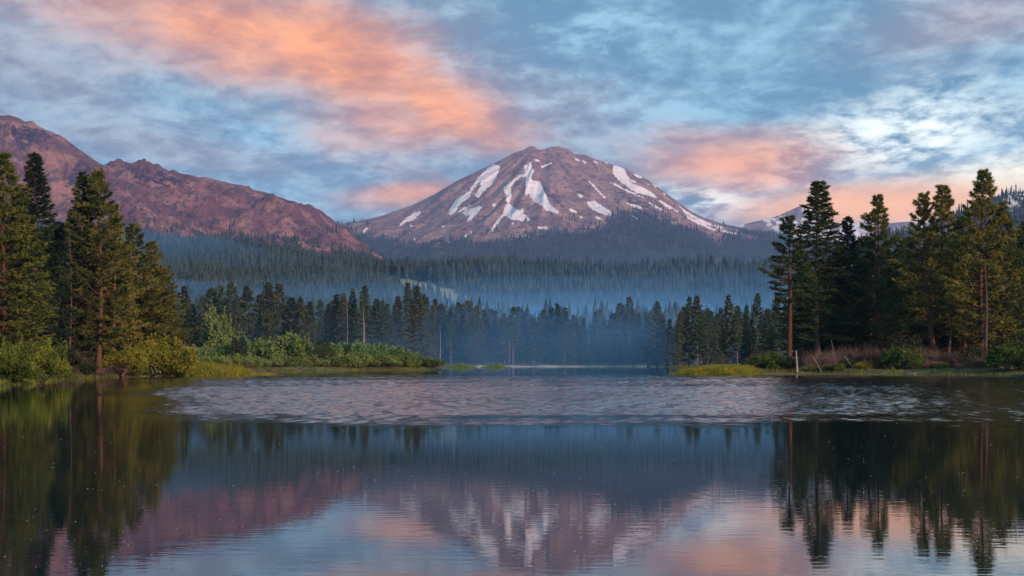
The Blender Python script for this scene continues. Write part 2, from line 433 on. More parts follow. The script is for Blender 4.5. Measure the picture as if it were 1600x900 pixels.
def build_lake():
    m, g, b, out = new_mat('lake_water')
    b.inputs['Base Color'].default_value = (0.008, 0.016, 0.017, 1)
    b.inputs['Roughness'].default_value = 0.012
    b.inputs['IOR'].default_value = 1.5; b.inputs['Specular IOR Level'].default_value = 0.5
    pos = g.n('ShaderNodeNewGeometry').outputs['Position']
    calm = g.noise(g.v('MULTIPLY', pos, (0.8, 2.6, 1)), 2.2, 3, 0.5)
    calm2 = g.noise(g.v('MULTIPLY', pos, (0.25, 0.9, 1)), 0.7, 2, 0.5)
    h = g.m('ADD', g.m('MULTIPLY', calm, 0.0011), g.m('MULTIPLY', calm2, 0.0007))
    ruf = attr(g, 'ruffle')
    rip = g.noise(g.v('MULTIPLY', pos, (1.5, 0.75, 1)), 2.2, 4, 0.6)
    h = g.m('ADD', h, g.m('MULTIPLY', g.m('MULTIPLY', rip, 0.045), ruf))
    g.link(g.m('ADD', 0.012, g.m('MULTIPLY', ruf, g.step(rip, .3, .7, .02, .09))), b.inputs['Roughness'])
    bp = g.n('ShaderNodeBump'); bp.inputs['Strength'].default_value = 1.0; bp.inputs['Distance'].default_value = 1.0
    g.link(h, bp.inputs['Height']); g.link(bp.outputs[0], b.inputs['Normal'])
    # a breeze ruffles a belt across the lake: real wavelets there, mirror-calm water before and behind
    rows = np.concatenate([np.linspace(-8, 38, 12), np.arange(40, 105, 0.13), np.arange(105, 225, 0.28), np.arange(228, 300, 1.2), np.linspace(305, 640, 40)])
    cols = np.concatenate([np.linspace(-3.2, -.45, 8), np.linspace(-.44, .50, 340), np.linspace(.52, 3.2, 8)])
    Yg, U = np.meshgrid(rows, cols, indexing='ij'); Xg = U * np.maximum(Yg, 40)
    X, Y = Xg.ravel(), Yg.ravel()
    sm = lambda v, lo, hi: (lambda q: q * q * (3 - 2 * q))(np.clip((v - lo) / (hi - lo), 0, 1))
    u = X / np.maximum(Y, 1)
    Ye = Y * (1 + 0.14 * fbm(X / 14 + 4, Y / 3.0, 4, 61)) + 5.0 * fbm(u * 9, Y / 60, 3, 62)
    belt = sm(Ye, 40, 51) * (1 - sm(Ye, 150, 225))
    belt = belt * (0.0 + sm(u + .06 * fbm(X / 9, Y / 16, 4, 63), -.34, -.20)) * (1 - 0.6 * sm(u, .20, .42))
    belt = belt * (0.72 + 0.28 * sm(fbm(X / 14, Y / 26, 4, 64), -.35, .25))
    streak = sm(Y, 262, 272) * (1 - sm(Y, 280, 292)) * sm(X, -50, -40) * (1 - sm(X, -22, -10))
    belt = np.maximum(belt, streak * .35)
    r = np.random.default_rng(12); Z = 0 * X
    for k in range(26):
        lam = r.uniform(0.32, 0.95); th = r.normal(0, .9); kk = 2 * np.pi / lam
        Z += lam ** 0.9 * np.sin(kk * (np.sin(th) * X + np.cos(th) * Y) + r.uniform(0, 6.28))
    Z = Z / 26 ** .5 * 0.029 * belt
    link('lake', mesh('lake', np.stack([X, Y, Z], 1), grid_faces(len(rows), len(cols)), m, True, {'ruffle': belt}), kind='structure', label='calm mountain lake with a wind-ruffled belt across its middle')


build_lake()

# ------------------------------------------------------------------ mountains
zA = lambda pts: [(520 + x / 4.444, 210 + y / 4.444) for x, y in pts]
zB = lambda pts: [(860 + x / 4.444, 210 + y / 4.444) for x, y in pts]
SNOW = [zA(p) for p in (
    [(1110, 205), (1165, 225), (1140, 290), (1100, 350), (1040, 400), (1010, 440), (985, 425), (1030, 350), (1020, 330), (960, 395), (955, 430), (900, 470), (870, 495), (860, 530), (820, 560), (800, 545), (830, 490), (870, 440), (950, 390), (1000, 310), (1060, 250)],
    [(905, 540), (960, 520), (1020, 490), (1035, 510), (1000, 550), (960, 600), (930, 605), (960, 560), (910, 565)],
    [(860, 540), (930, 500), (960, 490), (930, 520), (880, 545)],
    [(455, 640), (500, 590), (560, 545), (610, 530), (610, 548), (560, 590), (500, 615), (462, 645)],
    [(1330, 220), (1380, 185), (1385, 240), (1400, 250), (1380, 280), (1340, 290), (1270, 320), (1240, 360), (1240, 430), (1225, 480), (1260, 510), (1300, 530), (1330, 500), (1320, 545), (1370, 590), (1365, 605), (1290, 600), (1240, 590), (1200, 565), (1180, 570), (1140, 630), (1090, 690), (1085, 685), (1130, 610), (1180, 550), (1185, 510), (1210, 480), (1200, 420), (1185, 380), (1220, 340), (1270, 300), (1335, 265)],
    [(1345, 280), (1380, 270), (1385, 320), (1440, 325), (1460, 380), (1490, 440), (1510, 490), (1545, 525), (1540, 540), (1480, 525), (1440, 490), (1390, 460), (1360, 410), (1340, 440), (1335, 350)],
    [(1440, 220), (1515, 195), (1520, 203), (1450, 235)], [(755, 635), (785, 630), (770, 660)], [(910, 712), (960, 670), (968, 680), (925, 715)],
    [(210, 670), (235, 645), (245, 655), (220, 685)], [(560, 720), (575, 720), (572, 750)], [(1100, 480), (1130, 478), (1125, 497), (1105, 500)],
    [(1425, 640), (1500, 640), (1490, 657), (1425, 655)], [(1400, 175), (1440, 170), (1435, 190), (1400, 190)], [(525, 680), (540, 680), (538, 694), (525, 692)], [(530, 625), (565, 632), (545, 642)],
    [(635, 698), (650, 698), (648, 710), (635, 708)], [(1240, 620), (1260, 605), (1255, 630)])]
SNOW += [zB(p) for p in (
    [(435, 210), (470, 215), (515, 240), (535, 290), (555, 310), (545, 335), (590, 345), (640, 365), (700, 400), (740, 430), (725, 440), (660, 420), (600, 405), (560, 385), (520, 350), (480, 325), (440, 280), (430, 240)],
    [(565, 270), (640, 280), (640, 305), (600, 300)], [(555, 312), (600, 325), (590, 338), (560, 330)], [(265, 325), (290, 335), (340, 395), (390, 440), (375, 445), (320, 390)],
    [(255, 465), (300, 460), (350, 490), (410, 530), (432, 560), (420, 572), (350, 550), (290, 520), (260, 490)], [(410, 330), (450, 340), (520, 380), (580, 405), (650, 440), (640, 446), (560, 408), (480, 373)],
    [(530, 475), (560, 480), (620, 500), (650, 520), (630, 527), (560, 497)], [(745, 460), (770, 460), (830, 495), (890, 530), (880, 540), (800, 502)],
    [(890, 490), (960, 545), (1050, 590), (1150, 630), (1230, 655), (1220, 667), (1130, 645), (1020, 600), (940, 555)], [(920, 555), (1000, 590), (1080, 630), (1150, 660), (1140, 670), (1060, 639), (970, 594)],
    [(300, 180), (330, 195), (330, 210), (310, 200)], [(220, 180), (250, 195), (255, 207), (235, 195)], [(160, 160), (205, 180), (200, 190)], [(710, 345), (740, 360), (730, 370)],
    [(560, 555), (620, 590), (610, 600)], [(660, 617), (705, 635), (695, 645)], [(680, 470), (720, 490), (775, 520), (770, 527), (700, 492)], [(300, 560), (330, 570), (370, 590), (365, 602), (310, 580)],
    [(130, 510), (190, 540), (180, 552), (130, 530)], [(0, 490), (40, 520), (70, 540), (50, 552), (0, 530)], [(190, 415), (230, 420), (220, 440), (195, 432)], [(288, 155), (330, 165), (325, 174)],
    [(1160, 660), (1250, 675), (1330, 695), (1320, 703), (1230, 690)], [(660, 335), (690, 345), (685, 355)], [(780, 400), (800, 412), (795, 422)], [(495, 590), (530, 605), (525, 614)], [(195, 570), (235, 572), (230, 582)],
    [(1500, 745), (1560, 755), (1555, 763)], [(325, 235), (345, 238), (340, 246)], [(375, 188), (400, 196), (395, 204)])]
DARK_PATCHES = [zA(p) for p in ([(870, 490), (920, 450), (1000, 440), (1030, 470), (960, 510), (890, 525)], [(880, 650), (960, 610), (1040, 530), (1070, 560), (1070, 600), (1000, 640), (920, 690), (880, 680)],  # outlines on the peak inside which the surface colour turns darker
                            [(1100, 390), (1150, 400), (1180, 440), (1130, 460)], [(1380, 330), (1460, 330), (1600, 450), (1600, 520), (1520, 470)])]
DARK_PATCHES += [zB(p) for p in ([(200, 170), (260, 190), (420, 270), (440, 310), (350, 270), (240, 210)], [(420, 360), (500, 390), (620, 430), (780, 530), (950, 640), (800, 600), (600, 520), (480, 450)], [(150, 380), (230, 370), (250, 420), (180, 450)],
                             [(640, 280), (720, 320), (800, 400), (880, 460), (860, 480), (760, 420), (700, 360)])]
SCREE = [zA(p) for p in ([(1040, 400), (1100, 370), (1180, 380), (1190, 480), (1170, 540), (1080, 640), (1090, 540), (1050, 460)], [(560, 740), (900, 640), (880, 720), (700, 750)])]


def mountain(name, label, Y0, crest, depth, base, mat, pw=1.35, cols=520, rows=230, back=1400, summit=None, rough=1.0, snow=(), dark=(), scree=(), forest=None, seed=1, snow_auto=0.0, crag=0.6):
    cp = np.array(crest, float)
    pxs = np.linspace(cp[0, 0], cp[-1, 0], cols)
    Xc = (pxs - CX) / F * Y0
    P = CAMZ + (HZ - np.interp(pxs, cp[:, 0], cp[:, 1])) / F * Y0
    t = np.concatenate([-np.linspace(1, 0.02, 24), np.linspace(0, 1, rows) ** 1.15])
    T, X = np.meshgrid(t, Xc, indexing='ij')
    Pm = np.broadcast_to(P[None, :], T.shape)
    # lower on the slope the crest's small teeth fade out
    ks = 31; ker = np.hanning(ks); ker /= ker.sum()
    Ps = np.convolve(np.pad(P, ks // 2, mode='edge'), ker, 'valid')
    w = np.clip(np.abs(T) / 0.06, 0, 1)
    Pm = Pm * (1 - w) + Ps[None, :] * w
    Y = np.where(T >= 0, Y0 - T * depth, Y0 - T * back)
    Z = base + (Pm - base) * np.where(T >= 0, (1 - np.clip(T, 0, 1)) ** pw, (1 + np.minimum(T, 0)) ** 1.1)
    sx, sy = summit
    th = np.arctan2(X - sx, np.abs(sy - Y) + 60); rr = np.hypot(X - sx, Y - sy)
    amp = np.clip(np.abs(T) / 0.10, 0, 1) * np.clip((1.05 - np.abs(T)) / 0.4, 0.2, 1)
    Z = Z + rough * amp * (48 * (ridged(th * 3.4, rr / 2600 + 3, 3, seed) - 0.6) + 40 * (ridged(th * 9, rr / 900, 3, seed + 9) - 0.6) + 55 * fbm(X / 500, Y / 500, 5, seed + 3))
    Z = Z + crag * (16 * fbm(X / 110, Y / 110, 5, seed + 5, .6) + 22 * (ridged(X / 210 + fbm(X / 90, Y / 90, 3, 4), Y / 300, 4, seed + 6) - .6)) * (0.22 + 0.78 * amp)
    Xf, Yf, Zf = X.ravel(), Y.ravel(), Z.ravel()
    px = CX + F * Xf / Yf; py = HZ - F * (Zf - CAMZ) / Yf; front = T.ravel() >= 0
    def field(polys, soft):
        s = np.full(px.shape, 99.0)
        for p in polys: s = np.minimum(s, poly_sd(px, py, p))
        return np.where(front, np.clip(-s / soft, -1, 1), -1)
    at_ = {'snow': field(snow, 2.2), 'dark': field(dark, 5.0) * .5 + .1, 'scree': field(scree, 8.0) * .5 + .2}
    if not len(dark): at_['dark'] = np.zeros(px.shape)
    if not len(scree): at_['scree'] = np.zeros(px.shape)
    if snow_auto:
        at_['snow'] = np.clip((ridged(Xf / 260, Yf / 420, 4, seed + 70) - snow_auto) * 9, -1, 1)
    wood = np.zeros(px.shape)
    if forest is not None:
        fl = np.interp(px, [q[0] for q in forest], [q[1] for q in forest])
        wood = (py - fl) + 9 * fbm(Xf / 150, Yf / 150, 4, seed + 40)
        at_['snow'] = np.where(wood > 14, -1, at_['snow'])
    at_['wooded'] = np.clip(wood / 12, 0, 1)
    o = link(name, mesh(name, np.stack([Xf, Yf, Zf], 1), grid_faces(len(t), cols), mat, True, at_), kind='structure', label=label)
    return dict(X=X, Y=Y, Z=Z, px=px.reshape(X.shape), py=py.reshape(X.shape), wood=wood.reshape(X.shape), front=front.reshape(X.shape), snow=at_['snow'].reshape(X.shape))


CREST_MAIN = [(330, 398), (420, 378), (500, 358), (535, 350), (560, 345), (600, 336), (640, 322), (680, 303), (715, 282), (740, 270), (765, 259), (790, 246), (805, 238), (818, 234), (825, 230), (832, 228), (838, 231), (842, 234), (852, 233), (858, 230), (866, 230), (872, 228),
              (880, 231), (888, 233), (893, 237), (898, 241), (912, 242), (930, 248), (950, 255), (980, 265), (1000, 275), (1010, 279), (1020, 287), (1035, 298), (1060, 316), (1080, 330), (1100, 340), (1130, 350), (1150, 354), (1180, 359), (1215, 366), (1300, 382), (1400, 396)]
FOREST_MAIN = [(300, 352), (530, 352), (560, 361), (600, 366), (625, 378), (650, 380), (680, 380), (710, 376), (740, 375), (770, 373), (800, 371), (820, 366), (860, 360), (885, 358), (915, 354), (935, 347), (955, 338), (975, 328), (1000, 329), (1020, 333),
               (1050, 342), (1075, 354), (1100, 366), (1125, 374), (1140, 358), (1170, 362), (1220, 367), (1400, 390)]
rock_main = rock_mat('pink_volcanic_rock', (0.215, 0.118, 0.112), (0.36, 0.215, 0.165), (0.062, 0.045, 0.062))
rock_left = rock_mat('red_crag_rock', (0.140, 0.060, 0.068), (0.33, 0.165, 0.135), (0.042, 0.028, 0.044), scale=0.011)
rock_far = rock_mat('far_snowy_rock', (0.20, 0.15, 0.15), (0.30, 0.22, 0.19), (0.10, 0.08, 0.10))
rock_dark = rock_mat('dark_hill_rock', (0.10, 0.08, 0.08), (0.16, 0.12, 0.11), (0.06, 0.05, 0.055))

MAIN = mountain('mountain', 'broad snow-streaked volcanic peak at the head of the lake', 8000, CREST_MAIN, 2700, 290, rock_main, summit=(200, 8000), snow=SNOW, dark=DARK_PATCHES, scree=SCREE, forest=FOREST_MAIN, cols=620, rows=260)
CREST_LEFT = [(-420, 300), (-300, 262), (-200, 228), (-100, 203), (-30, 190), (0, 187), (10, 184), (20, 181), (28, 185), (40, 191), (50, 187), (60, 195), (80, 205), (100, 213), (120, 228), (140, 243), (160, 255), (175, 262), (185, 257), (192, 254), (200, 253),
              (207, 258), (215, 257), (232, 259), (240, 256), (248, 257), (255, 265), (270, 268), (290, 275), (320, 278), (350, 284), (380, 291), (400, 300), (430, 306), (455, 312), (480, 322), (500, 330), (520, 347), (545, 365), (568, 385), (584, 400), (602, 420), (640, 450), (700, 475), (760, 490)]
FOREST_LEFT = [(-400, 362), (230, 354), (250, 360), (300, 362), (350, 368), (400, 368), (450, 376), (500, 383), (550, 393), (590, 400), (620, 404), (760, 410)]
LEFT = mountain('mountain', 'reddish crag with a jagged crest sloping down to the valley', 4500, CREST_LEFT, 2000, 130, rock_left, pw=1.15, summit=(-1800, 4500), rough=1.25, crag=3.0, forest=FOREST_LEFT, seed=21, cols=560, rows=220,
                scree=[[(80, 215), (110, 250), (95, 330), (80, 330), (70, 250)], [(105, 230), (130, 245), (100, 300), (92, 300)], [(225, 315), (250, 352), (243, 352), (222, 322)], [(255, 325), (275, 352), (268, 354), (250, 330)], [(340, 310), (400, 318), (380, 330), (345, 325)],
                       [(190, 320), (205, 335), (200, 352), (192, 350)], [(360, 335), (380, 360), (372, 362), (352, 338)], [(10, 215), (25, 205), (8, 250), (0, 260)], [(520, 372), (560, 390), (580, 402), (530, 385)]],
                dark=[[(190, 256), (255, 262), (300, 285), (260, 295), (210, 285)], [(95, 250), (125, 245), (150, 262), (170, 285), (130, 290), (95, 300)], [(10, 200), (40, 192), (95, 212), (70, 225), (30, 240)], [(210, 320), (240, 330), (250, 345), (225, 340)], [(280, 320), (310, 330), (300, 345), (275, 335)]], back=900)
FARHILL = mountain('hill', 'distant snow-flecked hill beyond the peak, behind the pine tops', 9500, [(1060, 372), (1120, 360), (1150, 353), (1180, 346), (1205, 341), (1225, 333), (1240, 326), (1250, 322), (1258, 321), (1268, 328), (1285, 341), (1305, 350), (1330, 347), (1350, 344), (1380, 350), (1420, 346), (1460, 352), (1560, 372)],
                   1500, 500, rock_far, summit=(2160, 9500), snow_auto=0.64, seed=33, cols=220, rows=80, back=900)
HILLR = mountain('hill', 'dark forested hill with thin snow at the edge of the view', 3000, [(1200, 412), (1300, 392), (1380, 372), (1440, 356), (1480, 340), (1515, 325), (1540, 312), (1570, 303), (1600, 298), (1700, 280), (1800, 284), (2000, 330)],
                 1000, 120, rock_dark, summit=(1350, 3000), rough=.4, snow_auto=0.78, seed=51, cols=240, rows=90, back=700)

# ------------------------------------------------------------------ trees: builders
def conifer(seed, H, R, base, nb, tw, blades, bl, bw, style='fir', trunk_r=None, lean=0.0, sides=8):
    """One conifer: (trunk + limbs, needle crown). H height, R widest limb, base: bare fraction of the trunk."""
    r = np.random.default_rng(seed)
    wood = Mb(); tr = trunk_r or H * 0.012
    zs = np.linspace(-0.6, H, 16); f = np.clip(zs / H, 0, 1)
    bx = lean * H * np.sin(f * 1.6) + 0.006 * H * np.sin(f * 5 + r.uniform(0, 6)); by = 0.006 * H * np.sin(f * 4 + r.uniform(0, 6))
    rad = tr * ((1 - f) ** 0.8 * 0.97 + 0.03); rad[:3] *= [1.5, 1.2, 1.05]
    ax = np.stack([bx, by, zs], 1)
    wood.add(*tube(ax, rad, sides))
    axis = lambda q: np.array([np.interp(q * H, zs, bx), np.interp(q * H, zs, by), q * H])
    lobes = [(r.uniform(0, 6.28), r.uniform(base, 1), r.uniform(0.6, 1.25)) for _ in range(9)]
    BV = []
    for i in range(nb):
        q = base + (0.985 - base) * ((i + r.uniform(0, 1)) / nb) ** 0.92
        k = (q - base) / (1 - base)
        phi = i * 2.39996 + r.uniform(-.5, .5)
        if style == 'fir':
            prof = (1 - k) ** 0.75 * (0.45 + 0.55 * min(1, k / 0.12 + 0.4)) + 0.035
            pitch = math.radians(-18 + 45 * k + r.uniform(-9, 9)); var = r.uniform(0.65, 1.1)
        else:
            prof = min(1, (1 - k) ** 0.8 + 0.04) * (0.5 + 0.5 * min(1, k / 0.3 + 0.2))
            pitch = math.radians(-8 + 48 * k + r.uniform(-16, 16)); var = r.uniform(0.45, 1.15)
            for lp, lq, lw in lobes:
                dphi = (phi - lp + math.pi) % (2 * math.pi) - math.pi
                var *= 1 + (lw - 1) * math.exp(-(dphi / 0.8) ** 2 - ((q - lq) / 0.12) ** 2)
        L = max(0.25, R * prof * var)
        o = axis(q); hd = np.array([math.cos(phi), math.sin(phi), 0.0])
        s = np.linspace(0, 1, 5)
        curve = (0.10 if style == 'fir' else 0.22) * L * s ** 2
        pts = o + (hd * math.cos(pitch))[None, :] * (s * L)[:, None] + np.array([0, 0, 1.0])[None, :] * (math.sin(pitch) * s * L + curve)[:, None]
        br = max(0.012, 0.016 * L + 0.01)
        wood.add(*tube(pts, br * np.linspace(1, 0.25, 5), 3))
        n = max(3, int(tw * (0.35 + L / R)))
        ss = r.uniform(0.15 if style == 'fir' else 0.24, 1.0, n) ** (0.8 if style == 'fir' else 0.65)
        P = np.stack([np.interp(ss, s, pts[:, c]) for c in range(3)], 1)
        side = np.cross(hd, [0, 0, 1.0]); sg = r.choice([-1, 1], n)
        tl = (0.42 * L * (1 - ss) + 0.14 * L + 0.15) * r.uniform(0.4, 1.1, n)
        td = hd[None, :] * r.uniform(0.3, 1.0, n)[:, None] + side[None, :] * (sg * r.uniform(0.3, 1.0, n))[:, None]
        td[:, 2] += r.uniform(-0.25, 0.25, n) if style == 'fir' else r.uniform(-0.1, 0.65, n)
        td /= np.linalg.norm(td, axis=1)[:, None]
        # blades along each twig
        w = r.uniform(0.1, 1.0, (n, blades))
        B = P[:, None, :] + td[:, None, :] * (tl[:, None] * w)[:, :, None]
        D = td[:, None, :] * 0.8 + r.normal(0, 0.55 if style == 'fir' else 0.8, (n, blades, 3)) * np.array([1, 1, 0.6 if style == 'fir' else 0.9])
        D[:, :, 2] += 0.10
        D /= np.linalg.norm(D, axis=2)[:, :, None]
        W = np.cross(D, r.normal(0, 1, (n, blades, 3))); W /= np.linalg.norm(W, axis=2)[:, :, None] + 1e-9
        ln = bl * r.uniform(0.6, 1.25, (n, blades, 1)); wd = bw * r.uniform(0.6, 1.3, (n, blades, 1))
        tri = np.stack([B - W * wd, B + W * wd, B + D * ln], 2)
        BV.append(tri.reshape(-1, 3))
    # leader tuft
    V = np.concatenate(BV)
    return wood, V


def tri_mesh(name, V, mat): return mesh(name, V, np.arange(len(V)).reshape(-1, 3), mat)


def conifer_mesh(name, mat, bark, *a, **k):
    wood, V = conifer(*a, **k)
    return wood.build(name + '_trunk', bark, True), tri_mesh(name + '_crown', V, mat)


# near prototypes (height 30 m), seen a couple of hundred metres away
NEAR = {}
for i in range(4): NEAR['fir%d' % i] = conifer_mesh('fir', M['fir'], M['bark_grey'], 100 + i, 30, 5.6, 0.05 + .03 * i, 180, 24, 11, 0.48, 0.072, 'fir')
for i in range(6): NEAR['pine%d' % i] = conifer_mesh('pine', M['pine'], M['bark'], 200 + i, 30, 7.4, [0.08, 0.12, 0.2, 0.1, 0.22, 0.16][i], [165, 155, 140, 160, 130, 145][i], 24, 13, 0.46, 0.066, 'pine', lean=[0, 0.01, 0, -.01, 0.0, .01][i])
NEAR['tall_pine'] = conifer_mesh('tall_pine', M['fir'], M['bark'], 300, 30, 4.6, 0.40, 74, 20, 12, 0.5, 0.085, 'pine', trunk_r=0.42)
NEAR['lean_pine'] = conifer_mesh('lean_pine', M['pine'], M['bark'], 301, 30, 7.2, 0.24, 145, 24, 13, 0.46, 0.066, 'pine', trunk_r=0.5, lean=-0.07)
NEAR['round_pine'] = conifer_mesh('round_pine', M['pine'], M['bark'], 302, 30, 5.0, 0.35, 95, 22, 13, 0.52, 0.085, 'pine')
FARP = {}
for i in range(7): FARP['fir%d' % i] = conifer_mesh('far_fir', M['far'], M['bark_grey'], 400 + i, 30, [5.4, 6.4, 4.8, 6.8, 5.6, 4.6, 6.0][i], [.01, .03, .01, .03, .06, .02, .04][i], 120, 12, 6, 0.9, 0.18, 'fir', sides=5)
for i in range(3): FARP['pine%d' % i] = conifer_mesh('far_pine', M['far'], M['bark_grey'], 450 + i, 30, 6.4, [.12, .28, .08][i], 96, 12, 6, 0.9, 0.20, 'pine', sides=5)


def bush_mesh(name, mat, seed, rx, h, n, leaf, lobes=14, flat=0.75):
    """Leafy shrub: stems and leaf clumps over a lumpy dome."""
    r = np.random.default_rng(seed)
    c = []
    for _ in range(lobes):
        a_, rr = r.uniform(0, 6.28), rx * math.sqrt(r.uniform(0, 0.8)); zz = h * r.uniform(0.15, 0.78) * (1 - 0.5 * (rr / rx) ** 2)
        c.append((rr * math.cos(a_), rr * math.sin(a_), zz, r.uniform(0.22, 0.42) * min(rx, h)))
    c = np.array(c); k = r.integers(0, lobes, n)
    d = r.normal(0, 1, (n, 3)); d /= np.linalg.norm(d, axis=1)[:, None]; d[:, 2] = np.where(d[:, 2] < -0.3, -d[:, 2], d[:, 2])
    B = c[k, :3] + d * (c[k, 3] * r.uniform(0.55, 1.08, n))[:, None]
    B[:, 2] = np.maximum(B[:, 2], 0.05)
    D = d * 0.6 + r.normal(0, 0.6, (n, 3)); D[:, 2] += 0.35; D /= np.linalg.norm(D, axis=1)[:, None]
    W = np.cross(D, r.normal(0, 1, (n, 3))); W /= np.linalg.norm(W, axis=1)[:, None] + 1e-9
    ns = n // 6; sh = r.integers(0, 70, ns); tops = c[r.integers(0, lobes, 70)]; off = r.normal(0, .45, (70, 2))
    B[:ns] = tops[sh, :3] + np.column_stack([off[sh] * tops[sh, 3:4] + r.normal(0, .05, (ns, 2)), tops[sh, 3] * .7 + r.uniform(0, .34, ns) * h * (.4 + .6 * ((sh * 37) % 11) / 10)])
    ln = leaf * r.uniform(0.6, 1.3, (n, 1)); wd = leaf * 0.3 * r.uniform(0.7, 1.3, (n, 1))
    V = np.stack([B - W * wd, B + W * wd, B + D * ln], 1).reshape(-1, 3)
    st = Mb()
    for q in c[:10]:
        mid = q[:3] * np.array([.6, .6, .45]) + r.normal(0, .05, 3)
        st.add(*tube([(q[0] * .15, q[1] * .15, -0.3), mid, q[:3]], [0.06, 0.045, 0.02], 4))
    return st.build(name + '_stem', M['brush']), tri_mesh(name + '_foliage', V, mat)


BUSH = {
    'yellow': [bush_mesh('yellow_bush', M['yellow_bush'], 500 + i, 2.6, 3.6, 11000, 0.23, 22) for i in range(3)],
    'green': [bush_mesh('green_bush', M['green_bush'], 510 + i, 2.6, 3.6, 9000, 0.28, 22) for i in range(3)],
    'dark': [bush_mesh('dark_bush', M['dark_bush'], 520 + i, 2.2, 3.0, 6500, 0.26, 16) for i in range(2)],
    'willow': [bush_mesh('willow', M['willow'], 540 + i, 3.2, 3.4, 5200, 0.42, 18) for i in range(4)],
    'bright': [bush_mesh('bright_willow', M['willow_bright'], 560 + i, 3.4, 3.4, 4600, 0.46, 18) for i in range(2)],
}

# ------------------------------------------------------------------ trees: placing
ORD = ['first', 'second', 'third', 'fourth', 'fifth', 'sixth', 'seventh', 'eighth', 'ninth', 'tenth', 'eleventh', 'twelfth', 'thirteenth', 'fourteenth', 'fifteenth', 'sixteenth', 'seventeenth', 'eighteenth', 'nineteenth', 'twentieth',
       'twenty-first', 'twenty-second', 'twenty-third', 'twenty-fourth', 'twenty-fifth', 'twenty-sixth', 'twenty-seventh', 'twenty-eighth', 'twenty-ninth', 'thirtieth', 'thirty-first', 'thirty-second', 'thirty-third']


def put(name, parts, label, cat, px, Y, group=None, H=None, top=None, width=None, H0=30.0, rot=None, X=None, sink=0.0, rng=RNG):
    while poly_sd(np.array([(px - CX) / F * Y]), np.array([Y]), LAKE)[0] < 0.6: Y += 2.0        # stand it on land
    x = (px - CX) / F * Y if X is None else X
    z = gz(x, Y) - sink
    if top is not None: H = CAMZ + (HZ - top) / F * Y - z
    s = H / H0
    sw = s if width is None else width * s
    o = link(name, None, None, (x, Y, z), label=label, category=cat)
    o.empty_display_size = 0.5
    o.scale = (sw, sw, s); o.rotation_euler = (0, 0, rng.uniform(0, 6.28) if rot is None else rot)
    if group: o['group'] = group
    for pn, me in parts: link(pn, me, o)
    return o


def tree(kind, label, px, top, Y, width=1.0, lib=NEAR, group=None, rot=None, name=None):
    t, c = lib[kind]
    nm = name or ('pine_tree' if 'pine' in kind else 'fir_tree')
    return put(nm, (('trunk', t), ('crown', c)), label, 'tree', px, Y, group, top=top, width=width, rot=rot)


GL = 'conifers on the near bank beside the yellow-green bushes'
for kind, label, px, top, Y, w in [
    ('pine0', 'broad olive pine at the picture\'s left edge, behind the yellow-green shoreline bush', 6, 238, 135, 0.95),
    ('fir1', 'tall dark narrow fir, second tall tree in from the left edge', 56, 237, 150, 0.80),
    ('fir0', 'slim dark fir whose thin tip stands just left of the twin golden pine', 128, 266, 166, 0.72),
    ('pine1', 'golden-olive pine with ragged tip, tallest above the bare grey snags', 154, 264, 164, 0.82),
    ('pine3', 'olive pine with long side limbs filling the middle of the left bank grove', 178, 318, 176, 0.80),
    ('pine5', 'rounded golden pine stepping down at the open end of the left grove', 208, 350, 182, 0.86),
    ('pine2', 'shorter bushy pine, next to last at the open end of the left grove', 236, 377, 186, 0.95),
    ('pine0', 'low outermost pine at the open end of the left grove', 254, 416, 188, 1.15),
    ('pine4', 'dim pine squeezed between the edge pine and the dark narrow fir', 30, 305, 158, 0.95),
    ('fir2', 'dim fir behind the two bare grey snags', 92, 345, 172, 0.95),
    ('fir3', 'small dark fir low behind the snags, under the golden pine', 118, 400, 180, 1.1),
    ('pine1', 'shaded pine behind the rounded golden pine in the left grove', 190, 405, 196, 1.1),
    ('fir0', 'low dark fir in the gap right of the dark narrow fir', 78, 420, 176, 1.2),
    ('fir2', 'dark fir partly cut off by the picture\'s left edge', -22, 255, 150, 0.95),
    ('pine3', 'shaded understorey pine behind the leftmost yellow-green bush', 20, 420, 140, 1.5),
    ('fir1', 'small dark fir under the rounded golden pine, behind the bright bush', 222, 440, 192, 1.5),
    ('fir3', 'small dark fir behind the tangled roots on the left bank', 150, 440, 184, 1.5),
]: tree(kind, label, px, top, Y, w * 1.3, group=GL)
for i, px in enumerate([-10, 14, 40, 66, 88, 112, 138, 160, 184, 204, 226, 246]):
    tree(['fir1', 'pine3', 'fir3', 'pine4'][i % 4], ORD[i] + ' of the mid-height trees in the back rank of the left grove, from its left', px, 330 + 60 * RNG.random() + max(0, (px - 150) * .9), 192 + 22 * RNG.random(), 1.15, group='back rank of the left grove')
tree('tall_pine', 'small lone tree with pale bare trunk standing just right of the left grove', 288, 446, 230, 0.9)

